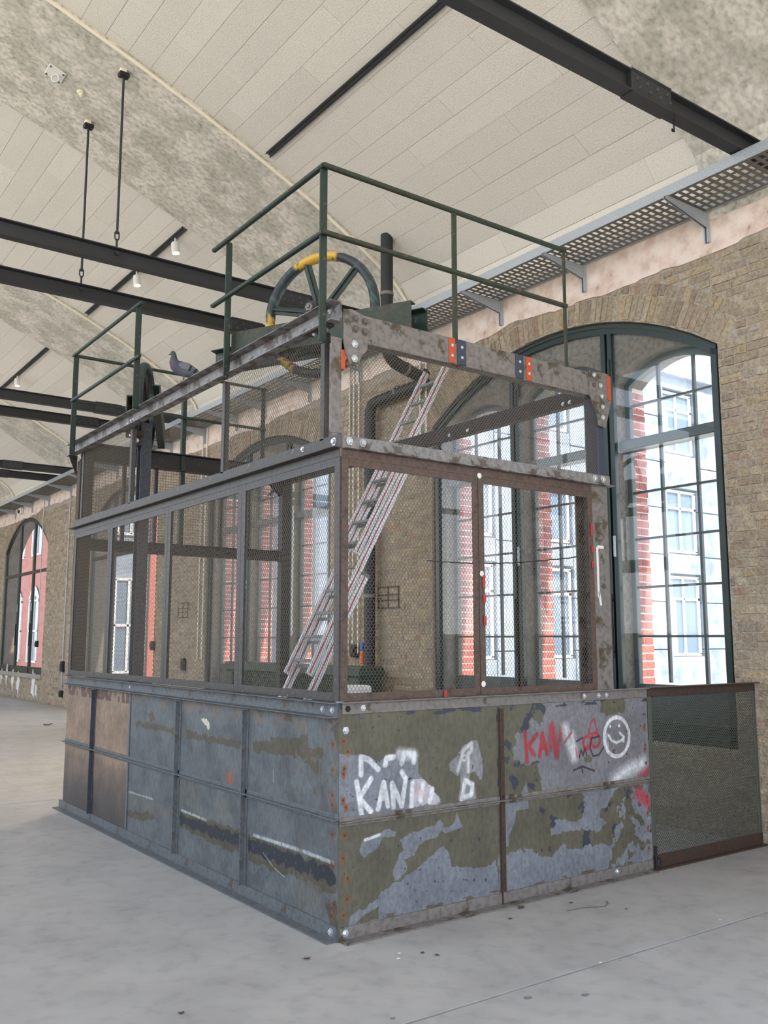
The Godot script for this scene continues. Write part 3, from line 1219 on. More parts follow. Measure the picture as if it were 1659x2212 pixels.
func paint_front() -> StandardMaterial3D:
	var olive := c8(96, 93, 76)
	var grey_c := c8(126, 130, 138)
	var navy := c8(58, 62, 76)
	var white := c8(236, 238, 240)
	var red := c8(176, 48, 58)
	var p := Paint.new(2.70, 1.29, 520.0, olive)
	p.flake([Vector2(-0.01, 0.64), Vector2(-0.01, 1.01), Vector2(0.10, 1.00), Vector2(0.15, 1.00), Vector2(0.24, 0.95), Vector2(0.28, 0.95), Vector2(0.32, 0.97), Vector2(0.38, 0.98), Vector2(0.42, 0.99), Vector2(0.49, 1.00), Vector2(0.55, 0.98), Vector2(0.56, 0.94), Vector2(0.56, 0.86), Vector2(0.60, 0.81), Vector2(0.68, 0.76), Vector2(0.73, 0.68), Vector2(0.70, 0.64)], grey_c, 0.012)
	p.flake([Vector2(0.86, 0.82), Vector2(0.81, 0.85), Vector2(0.81, 0.89), Vector2(0.87, 0.93), Vector2(0.93, 0.99), Vector2(0.99, 1.02), Vector2(1.03, 1.01), Vector2(1.07, 0.90), Vector2(1.08, 0.81), Vector2(1.06, 0.77), Vector2(1.01, 0.82), Vector2(0.97, 0.82), Vector2(0.96, 0.78), Vector2(1.01, 0.75), Vector2(1.02, 0.66), Vector2(0.87, 0.66), Vector2(0.90, 0.80)], c8(138, 138, 140), 0.008)
	p.flake([Vector2(0.00, -0.01), Vector2(0.07, 0.06), Vector2(0.08, 0.12), Vector2(0.14, 0.15), Vector2(0.26, 0.18), Vector2(0.32, 0.24), Vector2(0.44, 0.27), Vector2(0.50, 0.29), Vector2(0.58, 0.33), Vector2(0.70, 0.40), Vector2(0.75, 0.42), Vector2(0.80, 0.36), Vector2(0.81, 0.29), Vector2(0.90, 0.27), Vector2(1.10, 0.24), Vector2(1.18, 0.28), Vector2(1.21, -0.01)], grey_c, 0.012)
	p.flake([Vector2(0.13, 0.08), Vector2(0.18, 0.12), Vector2(0.27, 0.15), Vector2(0.28, 0.09), Vector2(0.17, 0.07)], olive, 0.01)
	p.flake([Vector2(0.38, 0.26), Vector2(0.37, 0.31), Vector2(0.42, 0.41), Vector2(0.46, 0.43), Vector2(0.42, 0.48), Vector2(0.51, 0.52), Vector2(0.70, 0.55), Vector2(0.74, 0.56), Vector2(0.75, 0.52), Vector2(0.70, 0.47), Vector2(0.57, 0.45), Vector2(0.54, 0.39), Vector2(0.46, 0.38), Vector2(0.47, 0.31)], grey_c, 0.012)
	p.flake([Vector2(0.73, 0.52), Vector2(0.80, 0.52), Vector2(0.84, 0.54), Vector2(0.86, 0.60), Vector2(0.91, 0.51), Vector2(0.82, 0.49), Vector2(0.77, 0.48)], grey_c, 0.008)
	p.flake([Vector2(0.14, 0.47), Vector2(0.16, 0.51), Vector2(0.27, 0.55), Vector2(0.35, 0.56), Vector2(0.40, 0.54), Vector2(0.39, 0.52), Vector2(0.30, 0.52), Vector2(0.28, 0.47), Vector2(0.18, 0.43)], grey_c, 0.01)
	p.flake([Vector2(0.27, 1.29), Vector2(0.61, 1.29), Vector2(0.61, 1.23), Vector2(0.27, 1.22)], c8(140, 142, 152), 0.01)
	# second sheet
	p.chips(Rect2(1.2, 0.62, 0.5, 0.62), 31, 6.5, 0.18, navy)
	p.flake([Vector2(1.61, 0.64), Vector2(1.55, 0.81), Vector2(1.59, 0.84), Vector2(1.51, 0.84), Vector2(1.43, 0.83), Vector2(1.35, 0.88), Vector2(1.33, 0.93), Vector2(1.38, 0.97), Vector2(1.36, 1.03), Vector2(1.49, 1.08), Vector2(1.50, 1.13), Vector2(1.56, 1.10), Vector2(1.60, 1.06), Vector2(1.65, 1.18), Vector2(1.61, 1.21), Vector2(1.62, 1.30), Vector2(2.71, 1.30), Vector2(2.71, 0.62), Vector2(1.63, 0.62)], c8(124, 124, 128), 0.018)
	p.flake([Vector2(2.19, 1.30), Vector2(2.45, 1.30), Vector2(2.45, 1.12), Vector2(2.25, 1.11), Vector2(2.19, 1.13)], olive, 0.015)
	p.flake([Vector2(1.40, 0.64), Vector2(1.46, 0.74), Vector2(1.46, 0.64)], grey_c, 0.008)
	p.chips(Rect2(1.5, 0.2, 1.2, 0.42), 33, 5.0, 0.30, navy)
	p.flake([Vector2(1.22, 0.62), Vector2(1.47, 0.61), Vector2(1.47, 0.56), Vector2(1.36, 0.55), Vector2(1.35, 0.49), Vector2(1.29, 0.40), Vector2(1.29, 0.35), Vector2(1.22, 0.35)], grey_c, 0.008)
	p.flake([Vector2(1.20, 0.31), Vector2(1.42, 0.30), Vector2(1.50, 0.31), Vector2(1.57, 0.24), Vector2(1.70, 0.24), Vector2(1.78, 0.30), Vector2(1.84, 0.26), Vector2(2.01, 0.26), Vector2(2.19, 0.25), Vector2(2.25, 0.21), Vector2(2.25, 0.12), Vector2(2.20, 0.06), Vector2(2.06, -0.01), Vector2(1.20, -0.01)], grey_c, 0.022)
	p.flake([Vector2(1.96, 0.63), Vector2(2.37, 0.62), Vector2(2.20, 0.49), Vector2(2.15, 0.44), Vector2(2.22, 0.38), Vector2(2.10, 0.33), Vector2(1.97, 0.38), Vector2(1.66, 0.36), Vector2(1.65, 0.41), Vector2(1.76, 0.47), Vector2(1.83, 0.42), Vector2(1.98, 0.43), Vector2(1.98, 0.49), Vector2(2.01, 0.54)], grey_c, 0.02)
	p.flake([Vector2(2.32, 0.48), Vector2(2.43, 0.54), Vector2(2.40, 0.35), Vector2(2.35, 0.27), Vector2(2.29, 0.22), Vector2(2.24, 0.21), Vector2(2.32, 0.34)], grey_c, 0.02)
	p.flake([Vector2(2.53, 0.60), Vector2(2.71, 0.60), Vector2(2.71, 0.02), Vector2(2.22, 0.05), Vector2(2.39, 0.18), Vector2(2.56, 0.22), Vector2(2.49, 0.37)], grey_c, 0.035)
	p.chips(Rect2(2.3, 0.0, 0.4, 0.6), 35, 7.0, 0.22, olive)
	p.chips(Rect2(2.25, 0.0, 0.45, 1.25), 36, 14.0, 0.5, c8(92, 66, 52))
	p.chips(Rect2(0.0, 0.0, 1.2, 1.25), 37, 17.0, 0.56, navy)
	p.chips(Rect2(0.0, 1.19, 2.7, 0.1), 38, 9.0, 0.24, navy, 0.5)
	p.chips(Rect2(0.0, 0.0, 2.7, 0.1), 39, 9.0, 0.26, c8(104, 92, 80), 0.5)
	# white spray lettering and figure
	for s in [[Vector2(0.12, 0.84), Vector2(0.14, 0.75), Vector2(0.155, 0.66)], [Vector2(0.22, 0.85), Vector2(0.14, 0.75), Vector2(0.22, 0.67)], [Vector2(0.27, 0.68), Vector2(0.31, 0.82), Vector2(0.34, 0.69)], [Vector2(0.29, 0.735), Vector2(0.33, 0.74)], [Vector2(0.38, 0.68), Vector2(0.37, 0.81), Vector2(0.44, 0.68), Vector2(0.47, 0.83)], [Vector2(0.15, 0.88), Vector2(0.15, 0.975), Vector2(0.20, 0.96), Vector2(0.27, 0.90)], [Vector2(0.32, 0.92), Vector2(0.33, 0.955), Vector2(0.38, 0.96)], [Vector2(0.44, 0.92), Vector2(0.46, 0.975), Vector2(0.53, 0.965), Vector2(0.53, 0.92)], [Vector2(0.44, 0.87), Vector2(0.46, 0.84)]]:
		p.stroke(s, 0.021, white, 0.4)
	p.stroke([Vector2(0.43, 0.975), Vector2(0.53, 0.96)], 0.05, white, 0.8, 0.9)
	p.flake([Vector2(0.51, 0.67), Vector2(0.53, 0.79), Vector2(0.52, 0.83), Vector2(0.60, 0.81), Vector2(0.68, 0.76), Vector2(0.72, 0.68), Vector2(0.70, 0.66)], c8(206, 200, 206), 0.01, 0.75)
	for s in [[Vector2(0.51, 0.67), Vector2(0.52, 0.80)], [Vector2(0.58, 0.70), Vector2(0.60, 0.79)], [Vector2(0.65, 0.68), Vector2(0.67, 0.75)]]:
		p.stroke(s, 0.022, white, 0.6)
	p.stroke([Vector2(0.55, 0.77), Vector2(0.60, 0.72)], 0.03, c8(216, 178, 182), 0.8, 0.6)
	for s in [[Vector2(0.87, 0.84), Vector2(0.92, 0.96), Vector2(0.985, 1.00), Vector2(0.985, 0.95), Vector2(0.96, 0.94), Vector2(0.955, 0.83)]]:
		p.stroke(s, 0.018, c8(206, 206, 204), 0.6)
	p.ring(Vector2(0.925, 0.915), 0.02, 0.016, 0.011, c8(206, 206, 204), 0.6)
	p.stroke([Vector2(0.90, 0.67), Vector2(0.93, 0.78), Vector2(0.99, 0.75), Vector2(0.98, 0.69), Vector2(0.91, 0.68)], 0.022, white, 0.6)
	p.stroke([Vector2(0.18, 0.52), Vector2(0.28, 0.535)], 0.011, white, 0.4)
	# red lettering, cherry, black scribble
	for s in [[Vector2(1.45, 1.04), Vector2(1.465, 0.85)], [Vector2(1.56, 1.02), Vector2(1.48, 0.95), Vector2(1.53, 0.89)], [Vector2(1.58, 0.88), Vector2(1.61, 1.02), Vector2(1.65, 0.89)], [Vector2(1.595, 0.93), Vector2(1.64, 0.93)]]:
		p.stroke(s, 0.018, red, 0.3)
	for s in [[Vector2(1.68, 0.92), Vector2(1.69, 1.06), Vector2(1.74, 0.86), Vector2(1.79, 1.04)], [Vector2(1.71, 1.08), Vector2(1.74, 0.88)]]:
		p.stroke(s, 0.03, red, 0.9, 0.85)
	p.stroke([Vector2(1.83, 1.04), Vector2(1.87, 0.94), Vector2(1.91, 0.85)], 0.06, white, 0.9, 0.9)
	p.stroke([Vector2(1.90, 1.0), Vector2(1.92, 0.88)], 0.04, white, 0.9, 0.8)
	for s in [[Vector2(1.82, 0.95), Vector2(1.89, 1.01)], [Vector2(1.93, 0.90), Vector2(1.94, 0.85)]]:
		p.stroke(s, 0.014, red, 0.8, 0.7)
	p.ring(Vector2(2.045, 0.935), 0.042, 0.042, 0.014, red, 0.6)
	p.ring(Vector2(2.13, 0.945), 0.046, 0.046, 0.014, red, 0.6)
	p.stroke([Vector2(2.06, 0.99), Vector2(2.09, 1.07), Vector2(2.12, 1.09), Vector2(2.15, 1.00), Vector2(2.06, 0.99)], 0.009, red, 0.6)
	p.stroke([Vector2(2.02, 0.89), Vector2(2.06, 0.91)], 0.03, red, 0.8, 0.8)
	var ink := c8(44, 34, 42)
	for s in [[Vector2(1.96, 0.84), Vector2(1.98, 0.89), Vector2(2.00, 0.85), Vector2(2.02, 0.90), Vector2(2.04, 0.84)], [Vector2(2.17, 0.97), Vector2(2.09, 0.96), Vector2(2.07, 0.90), Vector2(2.10, 0.84), Vector2(2.16, 0.845), Vector2(2.21, 0.89)], [Vector2(1.94, 0.95), Vector2(2.00, 0.97)], [Vector2(1.90, 0.76), Vector2(1.99, 0.78), Vector2(2.11, 0.74)], [Vector2(1.98, 0.78), Vector2(1.99, 0.74)]]:
		p.stroke(s, 0.008, ink, 0.5)
	p.flake([Vector2(2.00, 0.84), Vector2(2.05, 0.85), Vector2(2.10, 0.83), Vector2(2.08, 0.80), Vector2(2.01, 0.80)], olive, 0.01)
	# smiling face
	p.ring(Vector2(2.355, 0.955), 0.135, 0.135, 0.017, white, 0.35)
	p.stroke([Vector2(2.29, 1.03)], 0.014, white, 0.4)
	p.stroke([Vector2(2.385, 1.03)], 0.014, white, 0.4)
	p.stroke([Vector2(2.27, 0.97), Vector2(2.30, 0.93), Vector2(2.35, 0.915), Vector2(2.41, 0.93), Vector2(2.43, 0.95), Vector2(2.39, 0.98)], 0.013, white, 0.5)
	p.stroke([Vector2(2.43, 0.95), Vector2(2.425, 0.92)], 0.013, white, 0.5)
	p.stroke([Vector2(2.25, 0.98), Vector2(2.235, 0.93), Vector2(2.25, 0.86), Vector2(2.26, 0.92)], 0.014, white, 0.7, 0.8)
	p.stroke([Vector2(2.31, 0.66), Vector2(2.47, 0.72), Vector2(2.63, 0.75)], 0.075, white, 1.0, 0.95)
	p.stroke([Vector2(2.61, 0.655), Vector2(2.69, 0.69)], 0.06, c8(176, 58, 70), 0.9, 0.8)
	p.stroke([Vector2(2.57, 0.55), Vector2(2.67, 0.48)], 0.07, c8(186, 52, 64), 0.9, 0.95)
	# rivet rust down the corner and the far edge
	for y in [1.24, 1.07, 1.01, 0.92, 0.89, 0.75, 0.71, 0.56, 0.44, 0.33, 0.22, 0.14]:
		p.rust(0.05 + 0.02 * sin(y * 40), y, 0.02)
	for y in [0.05, 0.16, 0.3, 0.4, 0.85, 1.0]:
		p.rust(2.66, y, 0.02)
	p.grime(40, 3.0, 0.16)
	p.grime(41, 14.0, 0.14, 2.0)
	return p.material(0.09)


func paint_side() -> StandardMaterial3D:
	# u runs from the corner (0) along the left side to its far end (4.92)
	var base := c8(98, 103, 104)
	var olive := c8(84, 79, 62)
	var navy := c8(38, 43, 52)
	var pale := c8(196, 202, 198)
	var p := Paint.new(4.93, 1.29, 330.0, base)
	p.chips(Rect2(0.0, 0.0, 3.21, 1.2), 50, 3.0, 0.24, c8(90, 94, 94))
	for q in [[Vector2(3.08, 0.97), Vector2(2.26, 0.97), Vector2(2.26, 0.93), Vector2(3.07, 0.93)], [Vector2(2.07, 0.97), Vector2(1.62, 0.965), Vector2(1.18, 0.97), Vector2(1.21, 0.92), Vector2(2.06, 0.92)], [Vector2(1.02, 0.98), Vector2(0.78, 1.00), Vector2(0.78, 1.04), Vector2(0.53, 1.04), Vector2(0.34, 1.08), Vector2(0.33, 1.01), Vector2(0.15, 1.02), Vector2(0.17, 0.95), Vector2(0.27, 0.94), Vector2(0.78, 0.93), Vector2(1.02, 0.92)], [Vector2(0.39, 0.93), Vector2(0.21, 0.95), Vector2(0.21, 0.86), Vector2(0.31, 0.90)], [Vector2(2.80, 1.05), Vector2(2.73, 1.07), Vector2(2.63, 1.00), Vector2(2.76, 0.99)], [Vector2(0.80, 1.20), Vector2(0.47, 1.20), Vector2(0.44, 1.14), Vector2(0.60, 1.14), Vector2(0.62, 1.11), Vector2(0.67, 1.16)], [Vector2(3.19, 0.24), Vector2(2.71, 0.29), Vector2(2.56, 0.27), Vector2(2.86, 0.20), Vector2(3.18, 0.20)], [Vector2(2.13, 0.39), Vector2(1.68, 0.40), Vector2(1.15, 0.40), Vector2(1.14, 0.26), Vector2(1.5, 0.25), Vector2(2.13, 0.28)], [Vector2(1.06, 0.40), Vector2(0.03, 0.40), Vector2(0.03, 0.25), Vector2(0.20, 0.23), Vector2(0.48, 0.26), Vector2(0.68, 0.24), Vector2(1.05, 0.24)]]:
		p.flake(q, olive, 0.016)
	p.flake([Vector2(3.20, 0.37), Vector2(2.22, 0.39), Vector2(2.21, 0.30), Vector2(3.19, 0.27)], c8(104, 102, 96), 0.03, 0.7)
	p.flake([Vector2(2.13, 0.36), Vector2(1.71, 0.37), Vector2(1.15, 0.375), Vector2(1.15, 0.30), Vector2(2.13, 0.30)], navy, 0.02)
	p.flake([Vector2(1.05, 0.38), Vector2(0.03, 0.38), Vector2(0.03, 0.30), Vector2(1.04, 0.29)], navy, 0.022)
	p.stroke([Vector2(0.98, 0.405), Vector2(0.69, 0.41), Vector2(0.36, 0.415), Vector2(0.05, 0.41)], 0.014, pale, 0.5, 0.9)
	p.stroke([Vector2(2.10, 0.395), Vector2(1.68, 0.39)], 0.012, pale, 0.5, 0.8)
	p.stroke([Vector2(3.16, 0.39), Vector2(2.65, 0.40)], 0.010, pale, 0.5, 0.6)
	p.flake([Vector2(1.80, 1.07), Vector2(1.72, 1.08), Vector2(1.66, 1.06), Vector2(1.68, 0.99), Vector2(1.72, 1.03), Vector2(1.76, 1.03)], c8(206, 200, 178), 0.012)
	p.stroke([Vector2(1.325, 0.705), Vector2(1.335, 0.72)], 0.042, c8(168, 86, 60), 0.12)
	p.stroke([Vector2(1.62, 1.14)], 0.02, c8(150, 92, 66), 0.3)
	for q in [[Vector2(0.44, 0.50), Vector2(0.36, 0.51), Vector2(0.36, 0.39), Vector2(0.42, 0.39)], [Vector2(0.40, 0.26), Vector2(0.16, 0.27), Vector2(0.21, 0.10), Vector2(0.36, 0.13), Vector2(0.42, 0.08)], [Vector2(1.63, 0.59), Vector2(1.35, 0.58), Vector2(1.35, 0.44), Vector2(1.42, 0.41)], [Vector2(2.2, 0.62), Vector2(1.8, 0.6), Vector2(1.8, 0.42), Vector2(2.2, 0.45)]]:
		p.flake(q, c8(108, 106, 98), 0.03, 0.55)
	for q in [[Vector2(0.12, 0.18), Vector2(0.0, 0.20), Vector2(0.0, 0.07), Vector2(0.08, 0.08)], [Vector2(0.10, 1.18), Vector2(0.0, 1.18), Vector2(0.0, 1.02), Vector2(0.06, 1.10)]]:
		p.flake(q, olive, 0.02)
	p.stroke([Vector2(0.85, 0.32), Vector2(0.72, 0.26), Vector2(0.59, 0.23)], 0.005, pale, 0.5, 0.8)
	p.stroke([Vector2(0.74, 0.83), Vector2(0.735, 0.76)], 0.006, pale, 0.5, 0.8)
	p.chips(Rect2(0.0, 0.05, 3.2, 1.15), 55, 13.0, 0.5, c8(90, 84, 76), 1.6)
	p.chips(Rect2(0.0, 0.6, 0.5, 0.4), 56, 11.0, 0.30, c8(98, 94, 80))
	p.chips(Rect2(0.0, 1.1, 3.2, 0.12), 57, 7.0, 0.12, c8(112, 104, 94), 0.7)
	p.chips(Rect2(0.0, 0.0, 4.93, 0.09), 58, 12.0, 0.15, c8(86, 84, 80), 0.6)
	# raw brown sheet at the far end
	p.flake([Vector2(3.21, -0.05), Vector2(3.21, 1.35), Vector2(5.0, 1.35), Vector2(5.0, -0.05)], c8(152, 126, 102), 0.004, 1.0, 0.05)
	p.soot(Rect2(3.215, 0.0, 1.72, 1.29))
	p.chips(Rect2(3.22, 1.1, 1.7, 0.1), 64, 5.0, -0.05, c8(96, 70, 54), 1.5)
	for y in [1.18, 1.1, 1.0, 0.83, 0.77, 0.6, 0.5, 0.3, 0.2, 0.1]:
		p.rust(3.2, y, 0.02)
	for y in [1.05, 0.91, 0.77, 0.72, 0.56, 0.395, 0.17, 0.13]:
		p.rust(0.06, y, 0.024)
	p.grime(66, 3.0, 0.2)
	p.grime(67, 12.0, 0.16, 2.5)
	return p.material(0.06)


# ---------- wire mesh: zigzag wires joined into one strip, repeated across the panel
func wire_strip(cw: float, ch: float, hh: float, r: float) -> Mesh:
	var mb := Mb.new()
	var k := int(ceil(hh / (ch * 0.5)))
	for s in 2:
		var pts := PackedVector3Array()
		for j in k + 1:
			var odd := (j + s) % 2
			var x := (cw * 0.25 if odd else -cw * 0.25) + s * cw * 0.5
			x *= 1.0
			var y := j * ch * 0.5
			pts.append(Vector3(x, maxf(0.0, y - ch * 0.09), 0.0008 if s else -0.0008))
			pts.append(Vector3(x, minf(hh, y + ch * 0.09), 0.0008 if s else -0.0008))
		mb.tube(pts, r, 4, false)
	return mb.mesh()


# mesh panel filling a rectangle from `o` along unit vector `along` (length l), height hh
func wire_panel(parent: Node3D, o: Vector3, along: Vector3, l: float, hh: float, cw: float, ch: float, r: float, mt: Material) -> void:
	var strip := wire_strip(cw, ch, hh, r)
	var where := []
	var b := Basis(along, Vector3.UP, along.cross(Vector3.UP))
	for i in int(l / cw):
		where.append(Transform3D(b, o + along * ((i + 0.25) * cw + (l - int(l / cw) * cw) * 0.5)))
	many("wire_mesh", strip, mt, where, parent)


func grid_panel(parent: Node3D, o: Vector3, along: Vector3, l: float, hh: float, step: float, r: float, mt: Material) -> void:
	var mb := Mb.new()
	for i in int(l / step):
		var p := o + along * (i + 0.5) * step
		mb.tube(PackedVector3Array([p, p + Vector3.UP * hh]), r, 4, false)
	for j in int(hh / step):
		var p := o + Vector3.UP * (j + 0.5) * step
		mb.tube(PackedVector3Array([p, p + along * l]), r, 4, false)
	stuff(obj("wire_mesh", mb, mt, parent))


func bolt(parent: Node3D, at: Vector3, nrm: Vector3, r: float, mt: Material) -> void:
	var mb := Mb.new()
	mb.lathe(at, nrm, PackedVector2Array([Vector2(r * 1.45, 0), Vector2(r * 1.45, r * 0.2), Vector2(r * 1.0, r * 0.22), Vector2(r * 1.0, r * 0.8), Vector2(r * 0.7, r * 1.0), Vector2(0, r * 1.0)]), 6, false)
	obj("bolt", mb, mt, parent)


func cage() -> void:
	var c := thing("lift_cage", "old lift shaft cage of peeling grey steel panels with wire mesh frames above", "lift cage")
	var front := paint_front()
	var side := paint_side()
	var L := 4.92
	var HS := 1.285
	# sheets, left side then front
	var zs := [0.0, 1.105, 2.185, 3.205, 4.09, L]
	for i in 5:
		var mb := Mb.new()
		var a: float = zs[i] + 0.002
		var b: float = zs[i + 1] - 0.002
		mb.quv(Vector3(0, 0, -b), Vector3(0, 0, -a), Vector3(0, HS, -a), Vector3(0, HS, -b), Rect2(b / 4.93, 0.003, (a - b) / 4.93, 0.994))
		mb.quad(Vector3(0.006, 0, -a), Vector3(0.006, 0, -b), Vector3(0.006, HS, -b), Vector3(0.006, HS, -a))
		mb.quad(Vector3(0, 0, -a), Vector3(0.006, 0, -a), Vector3(0.006, HS, -a), Vector3(0, HS, -a))
		mb.quad(Vector3(0.006, 0, -b), Vector3(0, 0, -b), Vector3(0, HS, -b), Vector3(0.006, HS, -b))
		obj("sheet_panel", mb, side, c)
	for s in [[0.002, 1.214], [1.224, 2.70]]:
		var mb := Mb.new()
		mb.quv(Vector3(s[0], 0, 0), Vector3(s[1], 0, 0), Vector3(s[1], HS, 0), Vector3(s[0], HS, 0), Rect2(s[0] / 2.7, 0.003, (s[1] - s[0]) / 2.7, 0.994))
		mb.quad(Vector3(s[1], 0, -0.006), Vector3(s[0], 0, -0.006), Vector3(s[0], HS, -0.006), Vector3(s[1], HS, -0.006))
		mb.quad(Vector3(s[1], 0, 0), Vector3(s[1], 0, -0.006), Vector3(s[1], HS, -0.006), Vector3(s[1], HS, 0))
		mb.quad(Vector3(s[0], 0, -0.006), Vector3(s[0], 0, 0), Vector3(s[0], HS, 0), Vector3(s[0], HS, -0.006))
		obj("sheet_panel", mb, front, c)
	# stiffeners, left side: upright T bars and the long horizontal one
	for z in [1.105, 2.185, 3.205, 4.09]:
		var mb := Mb.new()
		if z == 3.205:
			mb.box(Vector3(-0.004, 0.64, -z), Vector3(0.006, 1.12, 0.03))
		else:
			mb.cbox(Vector3(-0.003, 0.63, -z), Vector3(0.006, 1.12, 0.055), 0.002)
			mb.cbox(Vector3(-0.020, 0.63, -z), Vector3(0.036, 1.10, 0.007), 0.002)
		obj("stiffener", mb, M.column if z > 4.0 else M.blue_grey, c)
	var mb := Mb.new()
	mb.cbox(Vector3(-0.003, 0.648, -L / 2), Vector3(0.006, 0.055, L), 0.002)
	mb.cbox(Vector3(-0.021, 0.648, -L / 2), Vector3(0.036, 0.008, L + 0.02), 0.002)
	obj("stiffener", mb, M.blue_grey, c)
	mb = Mb.new()
	mb.cbox(Vector3(1.35, 0.632, 0.003), Vector3(2.69, 0.05, 0.006), 0.002)
	mb.cbox(Vector3(1.35, 0.632, 0.018), Vector3(2.69, 0.008, 0.03), 0.002)
	obj("stiffener", mb, M.grey_paint, c)
	mb = Mb.new()
	mb.cbox(Vector3(1.236, 0.60, 0.003), Vector3(0.05, 1.2, 0.006), 0.002)
	mb.cbox(Vector3(1.219, 0.60, 0.010), Vector3(0.008, 1.2, 0.016), 0.002)
	obj("stiffener", mb, M.rust, c)
	# base angles lying on the floor, cut back at the corner
	mb = Mb.new()
	mb.extr(PackedVector2Array([Vector2(0, 0.0), Vector2(0, 0.08), Vector2(-0.008, 0.08), Vector2(-0.008, 0.012), Vector2(-0.068, 0.008), Vector2(-0.068, 0.0)]), Vector3(0, 0.001, -0.012), Vector3(0, 0.001, -L - 0.09))
	obj("base_angle", mb, M.blue_grey, c)
	mb = Mb.new()
	mb.extr(PackedVector2Array([Vector2(0, 0.0), Vector2(0.07, 0.0), Vector2(0.07, 0.008), Vector2(0.008, 0.012), Vector2(0.008, 0.075), Vector2(0, 0.075)]), Vector3(0.012, 0.001, 0), Vector3(2.68, 0.001, 0))
	obj("base_angle", mb, M.grey_paint, c)
	# sill: channel on the left, flat angle on the front
	mb = Mb.new()
	mb.extr(flip(chan(0.06, 0.085, 0.006)), Vector3(0.0, 1.243, -0.01), Vector3(0.0, 1.243, -L - 0.02))
	var sill := obj("sill_channel", mb, M.blue_grey, c)
	for z in [0.06, 0.16, 3.2]:
		bolt(sill, Vector3(-0.006, 1.24, -z), Vector3(-1, 0, 0), 0.014, M.galv)
	mb = Mb.new()
	mb.cbox(Vector3(1.36, 1.25, 0.003), Vector3(2.68, 0.062, 0.007), 0.002)
	mb.cbox(Vector3(1.36, 1.284, 0.014), Vector3(2.70, 0.008, 0.036), 0.002)
	mb.cbox(Vector3(0.9, 1.291, -0.03), Vector3(1.7, 0.006, 0.06), 0.002)
	sill = obj("sill_angle", mb, M.grey_paint, c)
	for x in [0.055, 0.16, 2.02, 2.17, 2.25]:
		bolt(sill, Vector3(x, 1.25, 0.006), Vector3(0, 0, 1), 0.013, M.bolt if x > 0.1 else M.hole)
	# bolts low down at the corner
	bolt(c, Vector3(0.045, 1.13, 0.0), Vector3(0, 0, 1), 0.016, M.bolt)
	bolt(c, Vector3(0.045, 0.045, 0.008), Vector3(0, 0, 1), 0.016, M.bolt)
	bolt(c, Vector3(-0.008, 0.045, -0.055), Vector3(-1, 0, 0), 0.016, M.galv)
	bolt(c, Vector3(2.30, 0.05, 0.008), Vector3(0, 0, 1), 0.014, M.bolt)
	for y in [0.52, 0.75, 0.88, 1.02, 1.1]:
		bolt(c, Vector3(2.665, y, 0.0), Vector3(0, 0, 1), 0.009, M.bolt_old)
	# lower mesh frames: left side (four), front (two)
	for s in [[0.0, 1.235], [1.238, 2.512], [2.516, 3.852], [3.856, L - 0.02]]:
		mesh_frame(c, Vector3(-0.004, HS + 0.006, -s[0]), Vector3(0, 0, -1), s[1] - s[0], 1.415, 0.055, M.frame_dark, Vector3(1, 0, 0))
	for s in [[0.004, 1.062], [1.066, 2.166]]:
		mesh_frame(c, Vector3(s[0], HS + 0.008, 0.004), Vector3(1, 0, 0), s[1] - s[0], 1.405, 0.048, M.frame_brown, Vector3(0, 0, -1))
	# middle rails
	mb = Mb.new()
	mb.cbox(Vector3(-0.004, 2.80, -L / 2), Vector3(0.008, 0.085, L + 0.02), 0.002)
	mb.cbox(Vector3(-0.03, 2.756, -L / 2 - 0.02), Vector3(0.06, 0.008, L + 0.06), 0.002)
	mb.cbox(Vector3(-0.006, 2.725, -L / 2), Vector3(0.008, 0.05, L), 0.002)
	var rail := obj("middle_rail", mb, M.frame_dark, c)
	bolt(rail, Vector3(-0.008, 2.80, -0.06), Vector3(-1, 0, 0), 0.018, M.bolt)
	bolt(rail, Vector3(-0.008, 2.815, -0.42), Vector3(-1, 0, 0), 0.012, M.bolt)
	mb = Mb.new()
	mb.cbox(Vector3(1.19, 2.795, 0.004), Vector3(2.36, 0.075, 0.008), 0.002)
	mb.cbox(Vector3(1.19, 2.754, 0.022), Vector3(2.37, 0.008, 0.045), 0.002)
	rail = obj("middle_rail", mb, M.grey_light, c)
	for x in [0.055, 0.15, 2.2, 2.29]:
		bolt(rail, Vector3(x, 2.80, 0.008), Vector3(0, 0, 1), 0.018, M.bolt if x != 0.15 else M.galv)
	mb = Mb.new()
	mb.cbox(Vector3(1.08, 2.722, 0.006), Vector3(2.16, 0.055, 0.008), 0.002)
	obj("mesh_frame_head", mb, M.frame_brown, c)
	# upper mesh
	for s in [[0.20, 1.56], [3.41, 4.75]]:
		var f := Node3D.new()
		f.name = "upper_mesh_frame"
		c.add_child(f, true)
		for z in [s[0], s[1]]:
			mb = Mb.new()
			mb.cbox(Vector3(-0.002, 3.17, -z), Vector3(0.012, 0.68, 0.045), 0.002)
			mb.cbox(Vector3(0.018, 3.17, -z + 0.02), Vector3(0.03, 0.68, 0.006), 0.002)
			obj("bar", mb, M.frame_dark, f)
		wire_panel(f, Vector3(0.006, 2.84, -s[0]), Vector3(0, 0, -1), s[1] - s[0], 0.69, 0.0255, 0.036, 0.0014, M.wire)
	var fu := Node3D.new()
	fu.name = "upper_mesh_frame"
	c.add_child(fu, true)
	wire_panel(fu, Vector3(0.05, 2.83, -0.008), Vector3(1, 0, 0), 2.23, 0.6, 0.0235, 0.027, 0.0014, M.wire)
	# corner post, upper part, with riveted gusset; right hand column
	mb = Mb.new()
	mb.extr(angle_l(0.07, 0.12, 0.008), Vector3(0, 2.84, 0), Vector3(0, 3.42, 0), Vector3(0, 0, -1))
